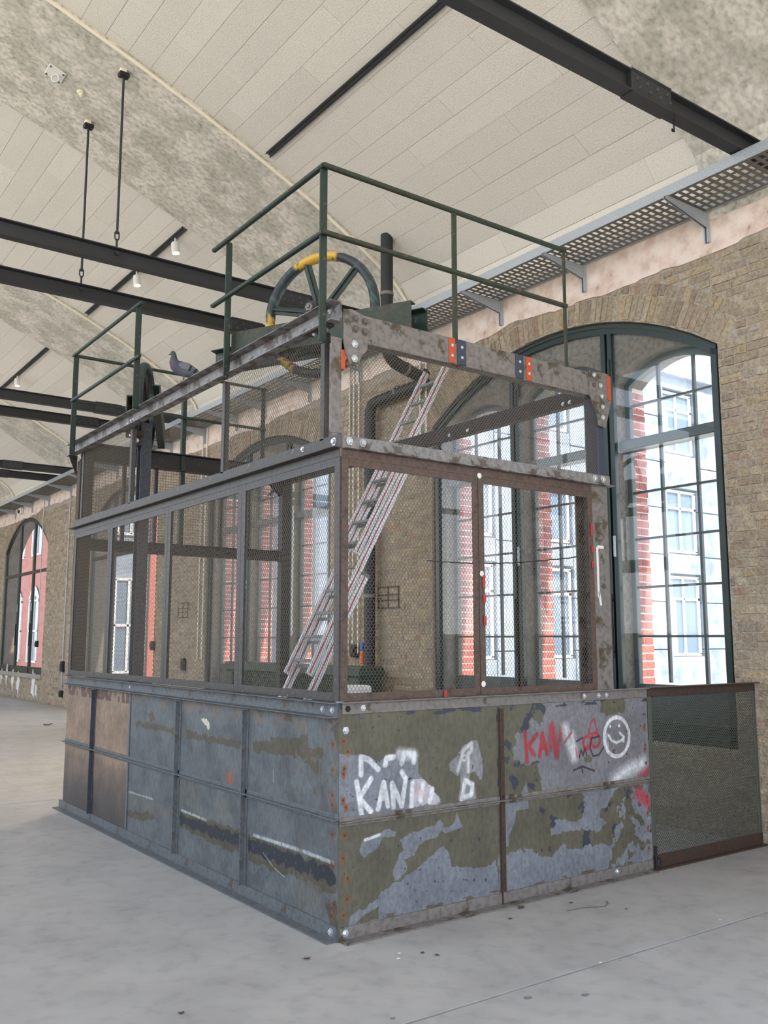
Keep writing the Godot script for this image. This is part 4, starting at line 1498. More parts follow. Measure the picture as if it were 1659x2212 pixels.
	obj("corner_post", mb, M.grey_paint, c)
	mb = Mb.new()
	mb.cbox(Vector3(0.01, 3.29, 0.003), Vector3(0.03, 0.12, 0.006), 0.002)
	obj("primer_patch", mb, M.orange, c)
	mb = Mb.new()
	mb.cbox(Vector3(2.25, 2.03, 0.0), Vector3(0.175, 1.49, 0.012), 0.004)
	mb.cbox(Vector3(2.25, 2.03, -0.08), Vector3(0.012, 1.49, 0.15), 0.002)
	mb.cbox(Vector3(2.25, 2.03, -0.155), Vector3(0.175, 1.49, 0.012), 0.004)
	obj("column", mb, M.grey_paint, c)
	mb = Mb.new()
	mb.cbox(Vector3(2.30, 3.1, -0.01), Vector3(0.07, 0.66, 0.012), 0.003)
	mb.cbox(Vector3(2.30, 3.1, -0.08), Vector3(0.012, 0.66, 0.14), 0.002)
	obj("column", mb, M.slate, c)
	# front beam (channel, web outwards) with gussets
	mb = Mb.new()
	mb.cbox(Vector3(1.23, 3.505, 0.002), Vector3(2.3, 0.175, 0.012), 0.003)
	mb.cbox(Vector3(1.23, 3.588, -0.035), Vector3(2.3, 0.01, 0.07), 0.002)
	mb.cbox(Vector3(1.23, 3.422, -0.035), Vector3(2.3, 0.01, 0.07), 0.002)
	obj("front_beam", mb, M.grey_paint, c)
	var g := PackedVector2Array([Vector2(0.005, 3.60), Vector2(0.005, 3.40), Vector2(0.02, 3.33), Vector2(0.05, 3.262), Vector2(0.105, 3.262), Vector2(0.13, 3.32), Vector2(0.175, 3.38), Vector2(0.185, 3.57), Vector2(0.16, 3.585), Vector2(0.06, 3.61)])
	var gus := gusset(c, g, 0.012)
	for q in [[0.085, 3.555, 0], [0.085, 3.49, 0], [0.155, 3.55, 0], [0.155, 3.485, 0], [0.08, 3.395, 1], [0.08, 3.305, 1]]:
		bolt(gus, Vector3(q[0], q[1], 0.02), Vector3(0, 0, 1), 0.017, M.bolt if q[2] else M.bolt_old)
	g = PackedVector2Array([Vector2(2.165, 3.60), Vector2(2.165, 3.42), Vector2(2.235, 3.30), Vector2(2.25, 3.20), Vector2(2.33, 3.19), Vector2(2.355, 3.26), Vector2(2.40, 3.40), Vector2(2.40, 3.59), Vector2(2.36, 3.61)])
	gus = gusset(c, g, 0.012)
	for q in [[2.215, 3.575, 1], [2.285, 3.505, 1], [2.295, 3.425, 1], [2.30, 3.345, 1], [2.30, 3.265, 1], [2.27, 3.575, 0], [2.215, 3.5, 0]]:
		bolt(gus, Vector3(q[0], q[1], 0.02), Vector3(0, 0, 1), 0.014, M.bolt if q[2] else M.bolt_old)
	mb = Mb.new()
	mb.cbox(Vector3(2.38, 3.5, 0.02), Vector3(0.035, 0.19, 0.008), 0.002)
	obj("primer_patch", mb, M.orange, c)
	# repair straps on the front beam, pairs of orange and dark
	for s in [[0.852, 1], [0.935, 0], [1.462, 0], [1.55, 1]]:
		mb = Mb.new()
		mb.cbox(Vector3(s[0], 3.505, 0.012), Vector3(0.05 if s[1] else 0.075, 0.17, 0.01), 0.003)
		var strap := obj("strap", mb, M.orange if s[1] else M.slate, c)
		for y in [3.54, 3.47]:
			bolt(strap, Vector3(s[0], y, 0.016), Vector3(0, 0, 1), 0.008, M.bolt)
	# left top beam: channel with flanges outwards
	mb = Mb.new()
	mb.extr(flip(chan(0.075, 0.125, 0.007)), Vector3(0.0, 3.588, 0.0), Vector3(0.0, 3.588, -5.1))
	var beam := obj("side_beam", mb, M.grey_light, c)
	for q in [[3.635, 0.12], [3.57, 0.12], [3.615, 5.03], [3.565, 5.03], [3.60, 3.42], [3.57, 3.42], [3.585, 3.50], [3.56, 3.52], [3.60, 3.36]]:
		bolt(beam, Vector3(-0.007, q[0] - 0.01, -q[1]), Vector3(-1, 0, 0), 0.013, M.bolt)
	for z in [0.5, 1.1, 1.45, 2.0, 2.6, 3.1, 4.0, 4.4]:
		bolt(beam, Vector3(-0.05, 3.652, -z), Vector3(0, 1, 0), 0.012, M.galv)
	mb = Mb.new()
	mb.box(Vector3(-0.04, 3.517, -0.2), Vector3(0.075, 0.008, 0.25))
	var lug := obj("cleat", mb, M.rust, c)
	bolt(lug, Vector3(-0.03, 3.513, -0.13), Vector3(0, -1, 0), 0.014, M.bolt)
	bolt(lug, Vector3(-0.03, 3.513, -0.26), Vector3(0, -1, 0), 0.014, M.bolt)
	# right top beam, seen from below
	mb = Mb.new()
	mb.extr(chan(0.07, 0.12, 0.008), Vector3(2.36, 3.5, -0.02), Vector3(2.36, 3.5, -4.95))
	beam = obj("side_beam", mb, M.beam_black, c)
	for z in [0.35, 0.42, 1.55, 1.8]:
		bolt(beam, Vector3(2.355, 3.47, -z), Vector3(-1, 0, 0), 0.012, M.bolt)
	# back: top beam, middle beam, posts and square mesh
	mb = Mb.new()
	mb.extr(ibeam(0.10, 0.19, 0.01), Vector3(0.02, 3.56, -4.9), Vector3(2.45, 3.56, -4.9))
	obj("back_beam", mb, M.beam_black, c)
	mb = Mb.new()
	mb.extr(ibeam(0.08, 0.12, 0.009), Vector3(0.02, 2.60, -4.9), Vector3(2.36, 2.60, -4.9))
	obj("back_beam", mb, M.beam_black, c)
	for s in [[0.07, 0.14, HS, 3.46, 0], [2.43, 0.12, 0.0, 3.46, 1], [1.13, 0.05, 2.65, 4.5, 2], [0.48, 0.035, 2.65, 3.46, 1], [0.83, 0.035, 2.65, 3.46, 1], [1.6, 0.03, 2.65, 3.46, 1], [1.95, 0.03, 2.65, 3.46, 1]]:
		mb = Mb.new()
		mb.cbox(Vector3(s[0], (s[2] + s[3]) / 2, -4.9), Vector3(s[1], s[3] - s[2], 0.05 if s[1] < 0.1 else 0.1), 0.004)
		obj("back_post", mb, [M.rust, M.beam_black, M.green][s[4]], c)
	var bf := Node3D.new()
	bf.name = "back_mesh"
	c.add_child(bf, true)
	grid_panel(bf, Vector3(0.14, 2.66, -4.88), Vector3(1, 0, 0), 2.2, 0.8, 0.030, 0.0016, M.wire_dark)
	for s in [-1, 1]:
		mb = Mb.new()
		mb.tri(Vector3(2.37, 3.46, -4.9 + s * 0.03), Vector3(2.2, 3.46, -4.9 + s * 0.03), Vector3(2.37, 3.3, -4.9 + s * 0.03))
		mb.box(Vector3(2.29, 3.38, -4.9 + s * 0.03), Vector3(0.23, 0.012, 0.012), Basis(Vector3(0, 0, 1), PI * 0.25))
		obj("bracket", mb, M.beam_black, c)
	mb = Mb.new()
	mb.extr(PackedVector2Array([Vector2(0, 0), Vector2(0.0, -0.22), Vector2(0.05, -0.1), Vector2(0.09, 0)]), Vector3(0.0, 3.52, -4.97), Vector3(0.0, 3.52, -4.96))
	obj("bracket", mb, M.beam_black, c)
	# blue-grey stanchion under the left beam
	mb = Mb.new()
	mb.extr(PackedVector2Array([Vector2(-0.05, -0.05), Vector2(0.05, -0.05), Vector2(0.05, -0.04), Vector2(0.008, -0.036), Vector2(0.008, 0.036), Vector2(0.05, 0.04), Vector2(0.05, 0.05), Vector2(-0.05, 0.05), Vector2(-0.05, 0.04), Vector2(-0.008, 0.036), Vector2(-0.008, -0.036), Vector2(-0.05, -0.04)]), Vector3(0.19, 0.0, -3.6), Vector3(0.19, 3.62, -3.6), Vector3(0, 0, -1))
	obj("stanchion", mb, M.column, c)
	mb = Mb.new()
	mb.cbox(Vector3(0.08, 3.50, -3.56), Vector3(0.12, 0.05, 0.16), 0.008)
	mb.cbox(Vector3(0.10, 3.44, -3.58), Vector3(0.07, 0.1, 0.1), 0.012)
	lug = obj("clamp", mb, M.rust, c)
	bolt(lug, Vector3(0.09, 3.44, -3.53), Vector3(0, 0, 1), 0.014, M.bolt)
	bolt(lug, Vector3(0.02, 3.475, -3.5), Vector3(0, -1, 0), 0.014, M.bolt)
	# paired diagonal channels on top that carry each sheave
	for k in 2:
		for s in [[-0.035, -1.40, 0.625, -0.13, 0.0, 1.0], [-0.09, -1.80, 0.655, -0.12, 0.20, -1.0]]:
			var a := Vector3(s[0], 3.745, s[1])
			var b := Vector3(s[2], 3.745, s[3])
			var n := Vector3(0.8808, 0, -0.4734)
			a += n * s[4]
			b += n * s[4]
			if k == 1:
				a.z = -4.9 - a.z
				b.z = -4.9 - b.z
			mb = Mb.new()
			var pr := chan(0.07, 0.19, 0.009)
			if (s[5] > 0) != (k == 1):
				pr = flip(pr)
			mb.extr(pr, a, b)
			obj("sheave_beam", mb, M.green_old if s[4] < 0.1 else M.green, c)
	# marks on the right column: white spray, scratches; red dabs on mesh uprights
	mb = Mb.new()
	mb.box(Vector3(2.24, 2.30, 0.0075), Vector3(0.07, 0.022, 0.001))
	mb.box(Vector3(2.205, 2.12, 0.0075), Vector3(0.022, 0.36, 0.001))
	mb.box(Vector3(2.218, 1.93, 0.0075), Vector3(0.022, 0.10, 0.001), Basis(Vector3(0, 0, 1), 0.2))
	obj("paint_mark", mb, M.white, c)
	for q in [[2.146, 2.42, 0.09], [2.148, 2.28, 0.05], [2.147, 2.17, 0.05], [1.10, 2.02, 0.10], [1.104, 1.9, 0.05], [1.106, 1.76, 0.06], [0.77, 1.31, 0.04]]:
		mb = Mb.new()
		mb.cbox(Vector3(q[0], q[1], 0.0135), Vector3(0.024, q[2], 0.002), 0.0008)
		obj("paint_mark", mb, M.red, c)
	for q in [[1.085, 2.06, 0.06], [1.085, 1.36, 0.07], [1.075, 2.70, 0.04]]:
		mb = Mb.new()
		mb.lathe(Vector3(q[0], q[1], 0.012), Vector3(0, 0, 1), PackedVector2Array([Vector2(0.02, 0), Vector2(0.012, 0.004), Vector2(0, 0.005)]), 7)
		obj("paint_chip", mb, M.cream, c)


func mesh_frame(c: Node3D, o: Vector3, along: Vector3, l: float, hh: float, bar: float, mt: Material, inward: Vector3) -> void:
	var f := Node3D.new()
	f.name = "mesh_frame"
	c.add_child(f, true)
	var b := Basis(along, Vector3.UP, along.cross(Vector3.UP))
	var mb := Mb.new()
	for e in [[bar / 2, 0.0035], [l - bar / 2, l - 0.0035]]:
		mb = Mb.new()
		mb.cbox(o + along * e[0] + Vector3.UP * hh / 2, Vector3(bar, hh, 0.007), 0.0015, b)
		mb.cbox(o + along * e[1] + Vector3.UP * hh / 2 + inward * 0.02, Vector3(0.007, hh, 0.04), 0.0015, b)
		obj("upright_bar", mb, mt, f)
	for s in [[bar * 0.45, bar * 0.9], [hh - bar / 2, bar]]:
		mb = Mb.new()
		mb.cbox(o + along * l / 2 + Vector3.UP * s[0], Vector3(l - 2 * bar, s[1], 0.007), 0.0015, b)
		obj("cross_bar", mb, mt, f)
	mb = Mb.new()
	var nrm := -inward
	for i in int(hh / 0.2):
		for e in [bar * 0.5, l - bar * 0.5]:
			mb.lathe(o + along * e + Vector3.UP * (0.12 + i * 0.2) + nrm * 0.003, nrm, PackedVector2Array([Vector2(0.008, 0), Vector2(0.005, 0.004), Vector2(0, 0.005)]), 6)
	for i in int(l / 0.2):
		mb.lathe(o + along * (0.1 + i * 0.2) + Vector3.UP * bar * 0.4 + nrm * 0.003, nrm, PackedVector2Array([Vector2(0.008, 0), Vector2(0.005, 0.004), Vector2(0, 0.005)]), 6)
	stuff(obj("rivets", mb, M.bolt_old, f))
	wire_panel(f, o + along * bar * 0.6 + Vector3.UP * bar * 0.6 + inward * 0.008, along, l - bar * 1.2, hh - bar * 1.2, 0.0255, 0.036, 0.0014, M.wire)


func gusset(c: Node3D, g: PackedVector2Array, z: float) -> MeshInstance3D:
	var mb := Mb.new()
	var ccw := g.duplicate()
	if Geometry2D.is_polygon_clockwise(ccw):
		ccw.reverse()
	mb.extr(ccw, Vector3(0, 0, z + 0.006), Vector3(0, 0, z - 0.004))
	return obj("gusset", mb, M.grey_paint, c)


func guard_rails() -> void:
	# near landing: rail round the front left corner; far landing: rail round the back
	var t := thing("guard_rail", "green steel guard rail around the near wheel above the front of the lift cage", "guard rail")
	var y0 := 3.6
	var yt := 4.5
	for p in [[-0.1, -0.06, 3.40, 0.05], [-0.09, -1.36, 3.50, 0.045], [0.915, -0.03, 3.60, 0.042], [1.98, -0.03, 3.50, 0.028]]:
		var mb := Mb.new()
		mb.cbox(Vector3(p[0], (p[2] + yt) / 2, p[1]), Vector3(p[3], yt - p[2], 0.012), 0.003)
		mb.cbox(Vector3(p[0] + p[3] / 2, (p[2] + yt) / 2, p[1] - p[3] / 2), Vector3(0.012, yt - p[2], p[3]), 0.003)
		obj("post", mb, M.green if p[0] < 0.5 else M.green_old, t)
	for y in [yt, 4.07]:
		var mb := Mb.new()
		mb.extr(crect(0.035, 0.028, 0.006), Vector3(-0.115, y, -0.03), Vector3(-0.115, y, -1.56))
		obj("rail", mb, M.green, t)
		mb = Mb.new()
		mb.extr(crect(0.035, 0.028, 0.006), Vector3(-0.12, y, -0.03), Vector3(1.995, y, -0.03))
		obj("rail", mb, M.green_old, t)
	t = thing("guard_rail", "dark green steel guard rail around the far wheel above the back of the lift cage", "guard rail")
	for p in [[-0.1, -4.83, 3.5, 4.54], [-0.1, -3.10, 3.62, 4.54], [2.1, -4.87, 3.6, 4.54]]:
		var mb := Mb.new()
		mb.cbox(Vector3(p[0], (p[2] + p[3]) / 2, p[1]), Vector3(0.05, p[3] - p[2], 0.012), 0.003)
		mb.cbox(Vector3(p[0] + 0.025, (p[2] + p[3]) / 2, p[1] - 0.025), Vector3(0.012, p[3] - p[2], 0.05), 0.003)
		obj("post", mb, M.green, t)
	for y in [4.54, 4.06]:
		var mb := Mb.new()
		mb.extr(crect(0.03, 0.03, 0.006), Vector3(-0.12, y, -4.85), Vector3(-0.12, y, -2.98))
		obj("rail", mb, M.green, t)
		mb = Mb.new()
		mb.extr(crect(0.03, 0.03, 0.006), Vector3(-0.12, y, -4.84), Vector3(2.12, y, -4.84))
		obj("rail", mb, M.green, t)


func sheave(label: String, at: Vector3, axis: Vector3, yellow: bool) -> void:
	var t := thing("sheave_wheel", label, "wheel", "cable wheels on the lift cage", at)
	var f := Vector3.UP.cross(axis).normalized()
	var dark := c8(50, 56, 62).srgb_to_linear()
	var yel := c8(206, 164, 62).srgb_to_linear()
	var grn := c8(62, 94, 82).srgb_to_linear()
	var mb := Mb.new()
	mb.use_col = true
	var nz := FastNoiseLite.new()
	nz.seed = 14
	nz.frequency = 9.0
	var n := 120
	var k := 12
	for i in n + 1:
		var a0 := TAU * i / n
		var u0 := f * cos(a0) + Vector3.UP * sin(a0)
		for j in k:
			var b := TAU * j / k
			var pr := Vector2(0.421 + cos(b) * 0.032, sin(b) * 0.046)
			var deg := rad_to_deg(a0)
			var v := nz.get_noise_2d(cos(a0) * 1.2 + pr.x * 3, sin(a0) * 1.2 + pr.y * 6) * 16.0
			mb.tint = dark
			if yellow and (absf(deg - 92 + v) < 24 or absf(deg - 188 + v) < 12 or absf(deg - 318 + v) < 16 or absf(deg - 232 + v) < 5):
				mb.tint = yel
			elif nz.get_noise_2d(cos(a0) * 2.0 + pr.y * 9, sin(a0) * 2.0) > 0.28:
				mb.tint = grn
			mb.add(u0 * pr.x + axis * pr.y, (u0 * cos(b) * 0.046 + axis * sin(b) * 0.032).normalized())
	for i in n:
		for j in k:
			var p := i * k + j
			var q := i * k + (j + 1) % k
			mb.idx.append_array([p, q, q + k, p, q + k, p + k])
	var m := mat(Color.WHITE, 0.5)
	m.vertex_color_use_as_albedo = true
	obj("rim", mb, m, t)
	for sp in 6:
		var a := TAU * (sp + 0.78) / 6.0
		var d := f * cos(a) + Vector3.UP * sin(a)
		mb = Mb.new()
		mb.extr(PackedVector2Array([Vector2(-0.028, -0.008), Vector2(-0.008, -0.012), Vector2(-0.006, -0.03), Vector2(0.006, -0.03), Vector2(0.008, -0.012), Vector2(0.028, -0.008), Vector2(0.028, 0.008), Vector2(0.008, 0.012), Vector2(0.006, 0.03), Vector2(-0.006, 0.03), Vector2(-0.008, 0.012), Vector2(-0.028, 0.008)]), d * 0.05, d * 0.405, axis)
		obj("spoke", mb, M.green if yellow else M.beam_black, t)
	mb = Mb.new()
	mb.lathe(Vector3.ZERO, axis, PackedVector2Array([Vector2(0, -0.09), Vector2(0.055, -0.09), Vector2(0.075, -0.07), Vector2(0.075, 0.07), Vector2(0.055, 0.09), Vector2(0.05, 0.15), Vector2(0.0, 0.15)]), 20)
	var hub := obj("hub", mb, M.beam_black, t)
	mb = Mb.new()
	mb.lathe(axis * 0.15, axis, PackedVector2Array([Vector2(0.03, 0), Vector2(0.03, 0.022), Vector2(0.014, 0.026), Vector2(0.014, 0.04), Vector2(0, 0.04)]), 6, false)
	obj("nut", mb, M.galv_dull, hub)


func tie_beams() -> void:
	var where := [["above the near end of the cable tray, at the top right of the hall", 0.45], ["running out of the top corner of the photo nearest the viewer", 1.70], ["with a hanging rod at its front, first of the pair behind the near wheel", -4.73], ["with a hanging rod, second of the pair behind the near wheel", -5.95], ["nearer of the second pair, seen behind the far guard rail", -11.17], ["farther of the second pair, seen behind the far guard rail", -12.35], ["nearer of the last pair, low above the far cable tray", -17.6], ["farther of the last pair, low above the far cable tray", -18.85]]
	for w in where:
		var t := thing("tie_beam", "black steel tie beam " + w[0], "beam", "steel tie beams across the hall")
		var z: float = w[1]
		var mb := Mb.new()
		mb.extr(ibeam(0.11, 0.17, 0.011), Vector3(-7.9, 5.665, z), Vector3(4.14, 5.665, z))
		obj("beam", mb, M.dark_steel, t)
		mb = Mb.new()
		mb.cbox(Vector3(2.4, 5.665, z + 0.03), Vector3(0.46, 0.15, 0.05), 0.006)
		mb.cbox(Vector3(2.4, 5.755, z), Vector3(0.46, 0.012, 0.12), 0.003)
		mb.cbox(Vector3(2.4, 5.575, z), Vector3(0.46, 0.012, 0.12), 0.003)
		var sp := obj("splice_plate", mb, M.dark_steel, t)
		for i in 8:
			mb = Mb.new()
			mb.lathe(Vector3(2.23 + (i % 4) * 0.115 + (0.03 if i > 3 else 0.0), 5.69 if i < 4 else 5.635, z + 0.055), Vector3(0, 0, 1), PackedVector2Array([Vector2(0.017, 0), Vector2(0.014, 0.008), Vector2(0.006, 0.012), Vector2(0, 0.013)]), 8)
			obj("rivet", mb, M.rivet, sp)
	# bent wire hook under the nearest one
	var mb := Mb.new()
	mb.tube(PackedVector3Array([Vector3(2.72, 5.575, 0.45), Vector3(2.72, 5.50, 0.45), Vector3(2.715, 5.47, 0.455), Vector3(2.69, 5.46, 0.46), Vector3(2.68, 5.475, 0.462), Vector3(2.665, 5.45, 0.47)]), 0.006, 6)
	tag(obj("wire_hook", mb, M.black), "small bent black wire hook hanging under the tie beam nearest the cable tray", "hook")
	# rods from the rib to the pair of beams
	for r in [["longer black hanging rod from ceiling rib to the nearer tie beam", 0.235, -4.73], ["shorter black hanging rod from ceiling rib to the second tie beam behind", 0.25, -5.95]]:
		var t := thing("hanging_rod", r[0], "rod", "hanging rods")
		var x: float = r[1]
		var z: float = r[2]
		var top := vault_y(x) - 0.05
		mb = Mb.new()
		mb.tube(PackedVector3Array([Vector3(x, 5.92, z), Vector3(x, top, z)]), 0.014, 8)
		obj("rod", mb, M.dark_steel, t)
		mb = Mb.new()
		mb.cbox(Vector3(x, top - 0.06, z), Vector3(0.11, 0.05, 0.08), 0.006)
		obj("bracket", mb, M.black, t)
		mb = Mb.new()
		mb.cbox(Vector3(x - 0.01, top - 0.012, z), Vector3(0.07, 0.05, 0.06), 0.008)
		obj("plaster_lump", mb, M.bead, t)
		mb = Mb.new()
		for s in [-1, 1]:
			mb.tube(PackedVector3Array([Vector3(x, 5.96, z), Vector3(x + 0.022 * s, 5.93, z), Vector3(x + 0.022 * s, 5.87, z), Vector3(x, 5.83, z)]), 0.008, 6)
		mb.tube(PackedVector3Array([Vector3(x, 5.86, z), Vector3(x, 5.75, z)]), 0.012, 6)
		mb.lathe(Vector3(x, 5.69, z + 0.02), Vector3(0, 0, 1), PackedVector2Array([Vector2(0.022, 0), Vector2(0.022, 0.03), Vector2(0, 0.034)]), 6, false)
		stuff(obj("shackle", mb, M.dark_steel, t))


func cable_tray() -> void:
	var t := thing("cable_tray", "long galvanised perforated cable tray running along the wall under the vault", "cable tray")
	var x0 := 3.53
	var x1 := 4.06
	var y := 5.475
	var za := 2.0
	var zb := -27.0
	var mb := Mb.new()
	mb.cbox(Vector3(x0, y + 0.045, (za + zb) / 2), Vector3(0.008, 0.095, za - zb), 0.002)
	mb.cbox(Vector3(x0 + 0.012, y + 0.09, (za + zb) / 2), Vector3(0.024, 0.006, za - zb), 0.002)
	obj("side_rail", mb, M.galv, t)
	mb = Mb.new()
	mb.cbox(Vector3(x1, y + 0.045, (za + zb) / 2), Vector3(0.008, 0.1, za - zb), 0.002)
	obj("side_rail", mb, M.galv, t)
	for i in 6:
		mb = Mb.new()
		var x: float = lerpf(x0 + 0.02, x1 - 0.02, i / 5.0)
		mb.box(Vector3(x, y, (za + zb) / 2), Vector3(0.022, 0.008, za - zb))
		obj("strip", mb, M.galv_dull, t)
	mb = Mb.new()
	mb.box(Vector3(0, 0, 0), Vector3(x1 - x0, 0.007, 0.030))
	var where := []
	for i in int((za - zb) / 0.072):
		where.append(Transform3D(Basis(), Vector3((x0 + x1) / 2, y + 0.004, za - (i + 0.5) * 0.072)))
	many("slats", mb.mesh(), M.galv_dull, where, t)
	# cantilever brackets on wall channels
	var zs := [-0.22, -1.68, -2.92, -4.35, -5.75, -7.1, -8.5, -9.5, -10.78, -12.3, -13.8, -15.3, -16.9, -18.6, -20.5, -22.1, -23.9]
	var what := ["first from the right, at the near jamb of the big window", "second from the right, over the big window's arch", "third from the right, beyond the guard rail's last post", "just right of the waste pipe's upright", "above the three white conduits", "over the right shoulder of the second window's arch", "over the crown of the second window's arch", "over the left shoulder of the second window's arch", "at the two close white conduits", "over the pier right of the third window", "over the right half of the third window", "over the crown of the third window", "over the left edge of the third window", "at the long conduit left of the cage", "over the right edge of the far window", "over the crown of the far window", "over the left side of the far window"]
	for i in zs.size():
		var z: float = zs[i]
		var b := thing("tray_bracket", "galvanised tray bracket " + what[i], "bracket", "cable tray brackets")
		mb = Mb.new()
		var pr := PackedVector2Array([Vector2(3.49, y - 0.012), Vector2(3.49, y - 0.04), Vector2(4.08, y - 0.15), Vector2(4.08, y - 0.012)])
		mb.extr(pr, Vector3(0, 0, z + 0.014), Vector3(0, 0, z + 0.010))
		mb.box(Vector3(3.785, y - 0.011, z), Vector3(0.59, 0.004, 0.04))
		mb.extr(pr, Vector3(0, 0, z - 0.010), Vector3(0, 0, z - 0.014))
		obj("arm", mb, M.galv, b)
		mb = Mb.new()
		mb.extr(PackedVector2Array([Vector2(-0.021, -0.02), Vector2(-0.021, 0.02), Vector2(-0.010, 0.02), Vector2(-0.010, 0.017), Vector2(-0.018, 0.017), Vector2(-0.018, -0.017), Vector2(0.018, -0.017), Vector2(0.018, 0.017), Vector2(0.010, 0.017), Vector2(0.010, 0.02), Vector2(0.021, 0.02), Vector2(0.021, -0.02)]), Vector3(4.088, 5.19, z), Vector3(4.088, 5.56, z), Vector3(-1, 0, 0))
		obj("wall_channel", mb, M.galv, b)
		bolt(b, Vector3(4.066, 5.41, z + 0.006), Vector3(-1, 0, 0), 0.011, M.galv)


func pipes() -> void:
	# black waste pipe: up the pier, along, out and up into the vault
	var t := thing("waste_pipe", "thick black waste pipe bending up the brick pier behind the ladder into the vault", "pipe")
	var pts := PackedVector3Array()
	var corner := func(a: Vector3, c: Vector3, b: Vector3, r: float) -> PackedVector3Array:
		var o := PackedVector3Array()
		for i in 9:
			var u := i / 8.0
			var p := c + (a - c).normalized() * r
			var q := c + (b - c).normalized() * r
			o.append(p.lerp(c, u).lerp(c.lerp(q, u), u))
		return o
	var A := Vector3(3.99, 0.02, -5.38)
	var B := Vector3(3.99, 4.77, -5.38)
	var C := Vector3(3.99, 4.80, -4.13)
	var D := Vector3(3.32, 4.95, -4.08)
	var E := Vector3(3.32, 6.50, -4.08)
	pts.append(A)
	pts.append_array(corner.call(A, B, C, 0.16))
	pts.append_array(corner.call(B, C, D, 0.17))
	pts.append_array(corner.call(C, D, E, 0.2))
	pts.append(E)
	var mb := Mb.new()
	mb.tube(pts, 0.075, 18)
	obj("pipe", mb, M.pipe, t)
	for q in [[Vector3(3.99, 4.80, -4.75), Vector3(0, 0, 1)], [Vector3(3.99, 2.2, -5.38), Vector3.UP], [Vector3(3.32, 5.75, -4.08), Vector3.UP], [Vector3(3.62, 4.885, -4.10), Vector3(-0.97, 0.22, 0.07).normalized()]]:
		mb = Mb.new()
		mb.lathe(q[0], q[1], PackedVector2Array([Vector2(0.076, -0.02), Vector2(0.082, -0.02), Vector2(0.082, 0.02), Vector2(0.076, 0.02)]), 18)
		obj("clip", mb, M.galv_dull, t)
	# pale conduits down the wall, with their boxes
	for q in [[-20.97, 5.45, 1.6, "pale electrical conduit down the wall beside the far window"], [-18.65, 5.45, 0.42, "pale electrical conduit down the wall reaching almost to the floor left of the cage"], [-10.86, 5.45, 1.3, "left one of two close white conduits on the pier behind the cage's back post"], [-10.68, 5.45, 1.3, "right one of two close white conduits on the pier behind the cage's back post"], [-6.02, 5.45, 1.5, "leftmost of three white conduits beside the black waste pipe"], [-5.92, 5.45, 1.5, "middle one of three white conduits beside the black waste pipe"], [-5.79, 5.45, 1.45, "rightmost of three white conduits beside the black waste pipe"], [-4.42, 5.2, 3.75, "short white conduit high on the pier, left of two, behind the ladder top"], [-4.30, 5.3, 3.9, "short white conduit high on the pier, right of two, behind the ladder top"]]:
		t = thing("conduit", q[3], "conduit", "wall conduits")
		mb = Mb.new()
		mb.tube(PackedVector3Array([Vector3(4.09, q[2], q[0]), Vector3(4.09, q[1], q[0])]), 0.012, 8)
		obj("tube", mb, M.cream if q[0] > -12 else M.galv, t)
		for y in [3.0, 4.2]:
			if y > q[2] and y < q[1]:
				mb = Mb.new()
				mb.cbox(Vector3(4.10, y, q[0]), Vector3(0.03, 0.025, 0.05), 0.004)
				obj("clip", mb, M.galv, t)
	for q in [[-20.97, 1.52, 0.13, 0.17, "black socket box on the conduit beside the far window"], [-18.65, 0.98, 0.16, 0.26, "larger black socket box halfway down the conduit left of the cage"], [-18.65, 0.32, 0.14, 0.16, "small black socket box near the floor left of the cage"], [-11.43, 1.19, 0.12, 0.22, "black switch box on the pier seen through the left mesh frames"], [-12.92, 1.52, 0.12, 0.18, "black box beside the third window seen through the mesh"], [-5.87, 1.49, 0.13, 0.17, "black socket box left of the waste pipe behind the mesh"], [-13.78, 4.33, 0.12, 0.3, "dark grey box high beside the third window behind the cage"]]:
		mb = Mb.new()
		mb.cbox(Vector3(4.085, q[1], q[0]), Vector3(0.07, q[3], q[2]), 0.012)
		mb.cbox(Vector3(4.045, q[1] - 0.01, q[0]), Vector3(0.02, q[3] * 0.6, q[2] * 0.7), 0.006)
		tag(obj("socket_box", mb, M.black), q[4], "socket box", "wall boxes")
	t = thing("hand_level", "small orange and blue tool hanging beside the black waste pipe", "tool")
	mb = Mb.new()
	mb.cbox(Vector3(4.09, 1.40, -5.70), Vector3(0.03, 0.16, 0.07), 0.01)
	mb.cbox(Vector3(4.075, 1.40, -5.70), Vector3(0.01, 0.10, 0.03), 0.003)
	obj("body", mb, M.orange_bright, t)
	mb = Mb.new()
	mb.cbox(Vector3(4.09, 1.55, -5.70), Vector3(0.03, 0.12, 0.06), 0.01)
	obj("grip", mb, M.blue, t)
	t = thing("security_camera", "small white box camera on the wall above the far left window", "camera")
	mb = Mb.new()
	mb.cbox(Vector3(4.06, 5.36, -23.2), Vector3(0.1, 0.2, 0.2), 0.02)
	obj("housing", mb, M.white, t)
	mb = Mb.new()
	mb.lathe(Vector3(4.01, 5.33, -23.2), Vector3(-1, 0, 0), PackedVector2Array([Vector2(0.05, 0), Vector2(0.05, 0.03), Vector2(0, 0.035)]), 12)
	obj("lens", mb, M.black, t)
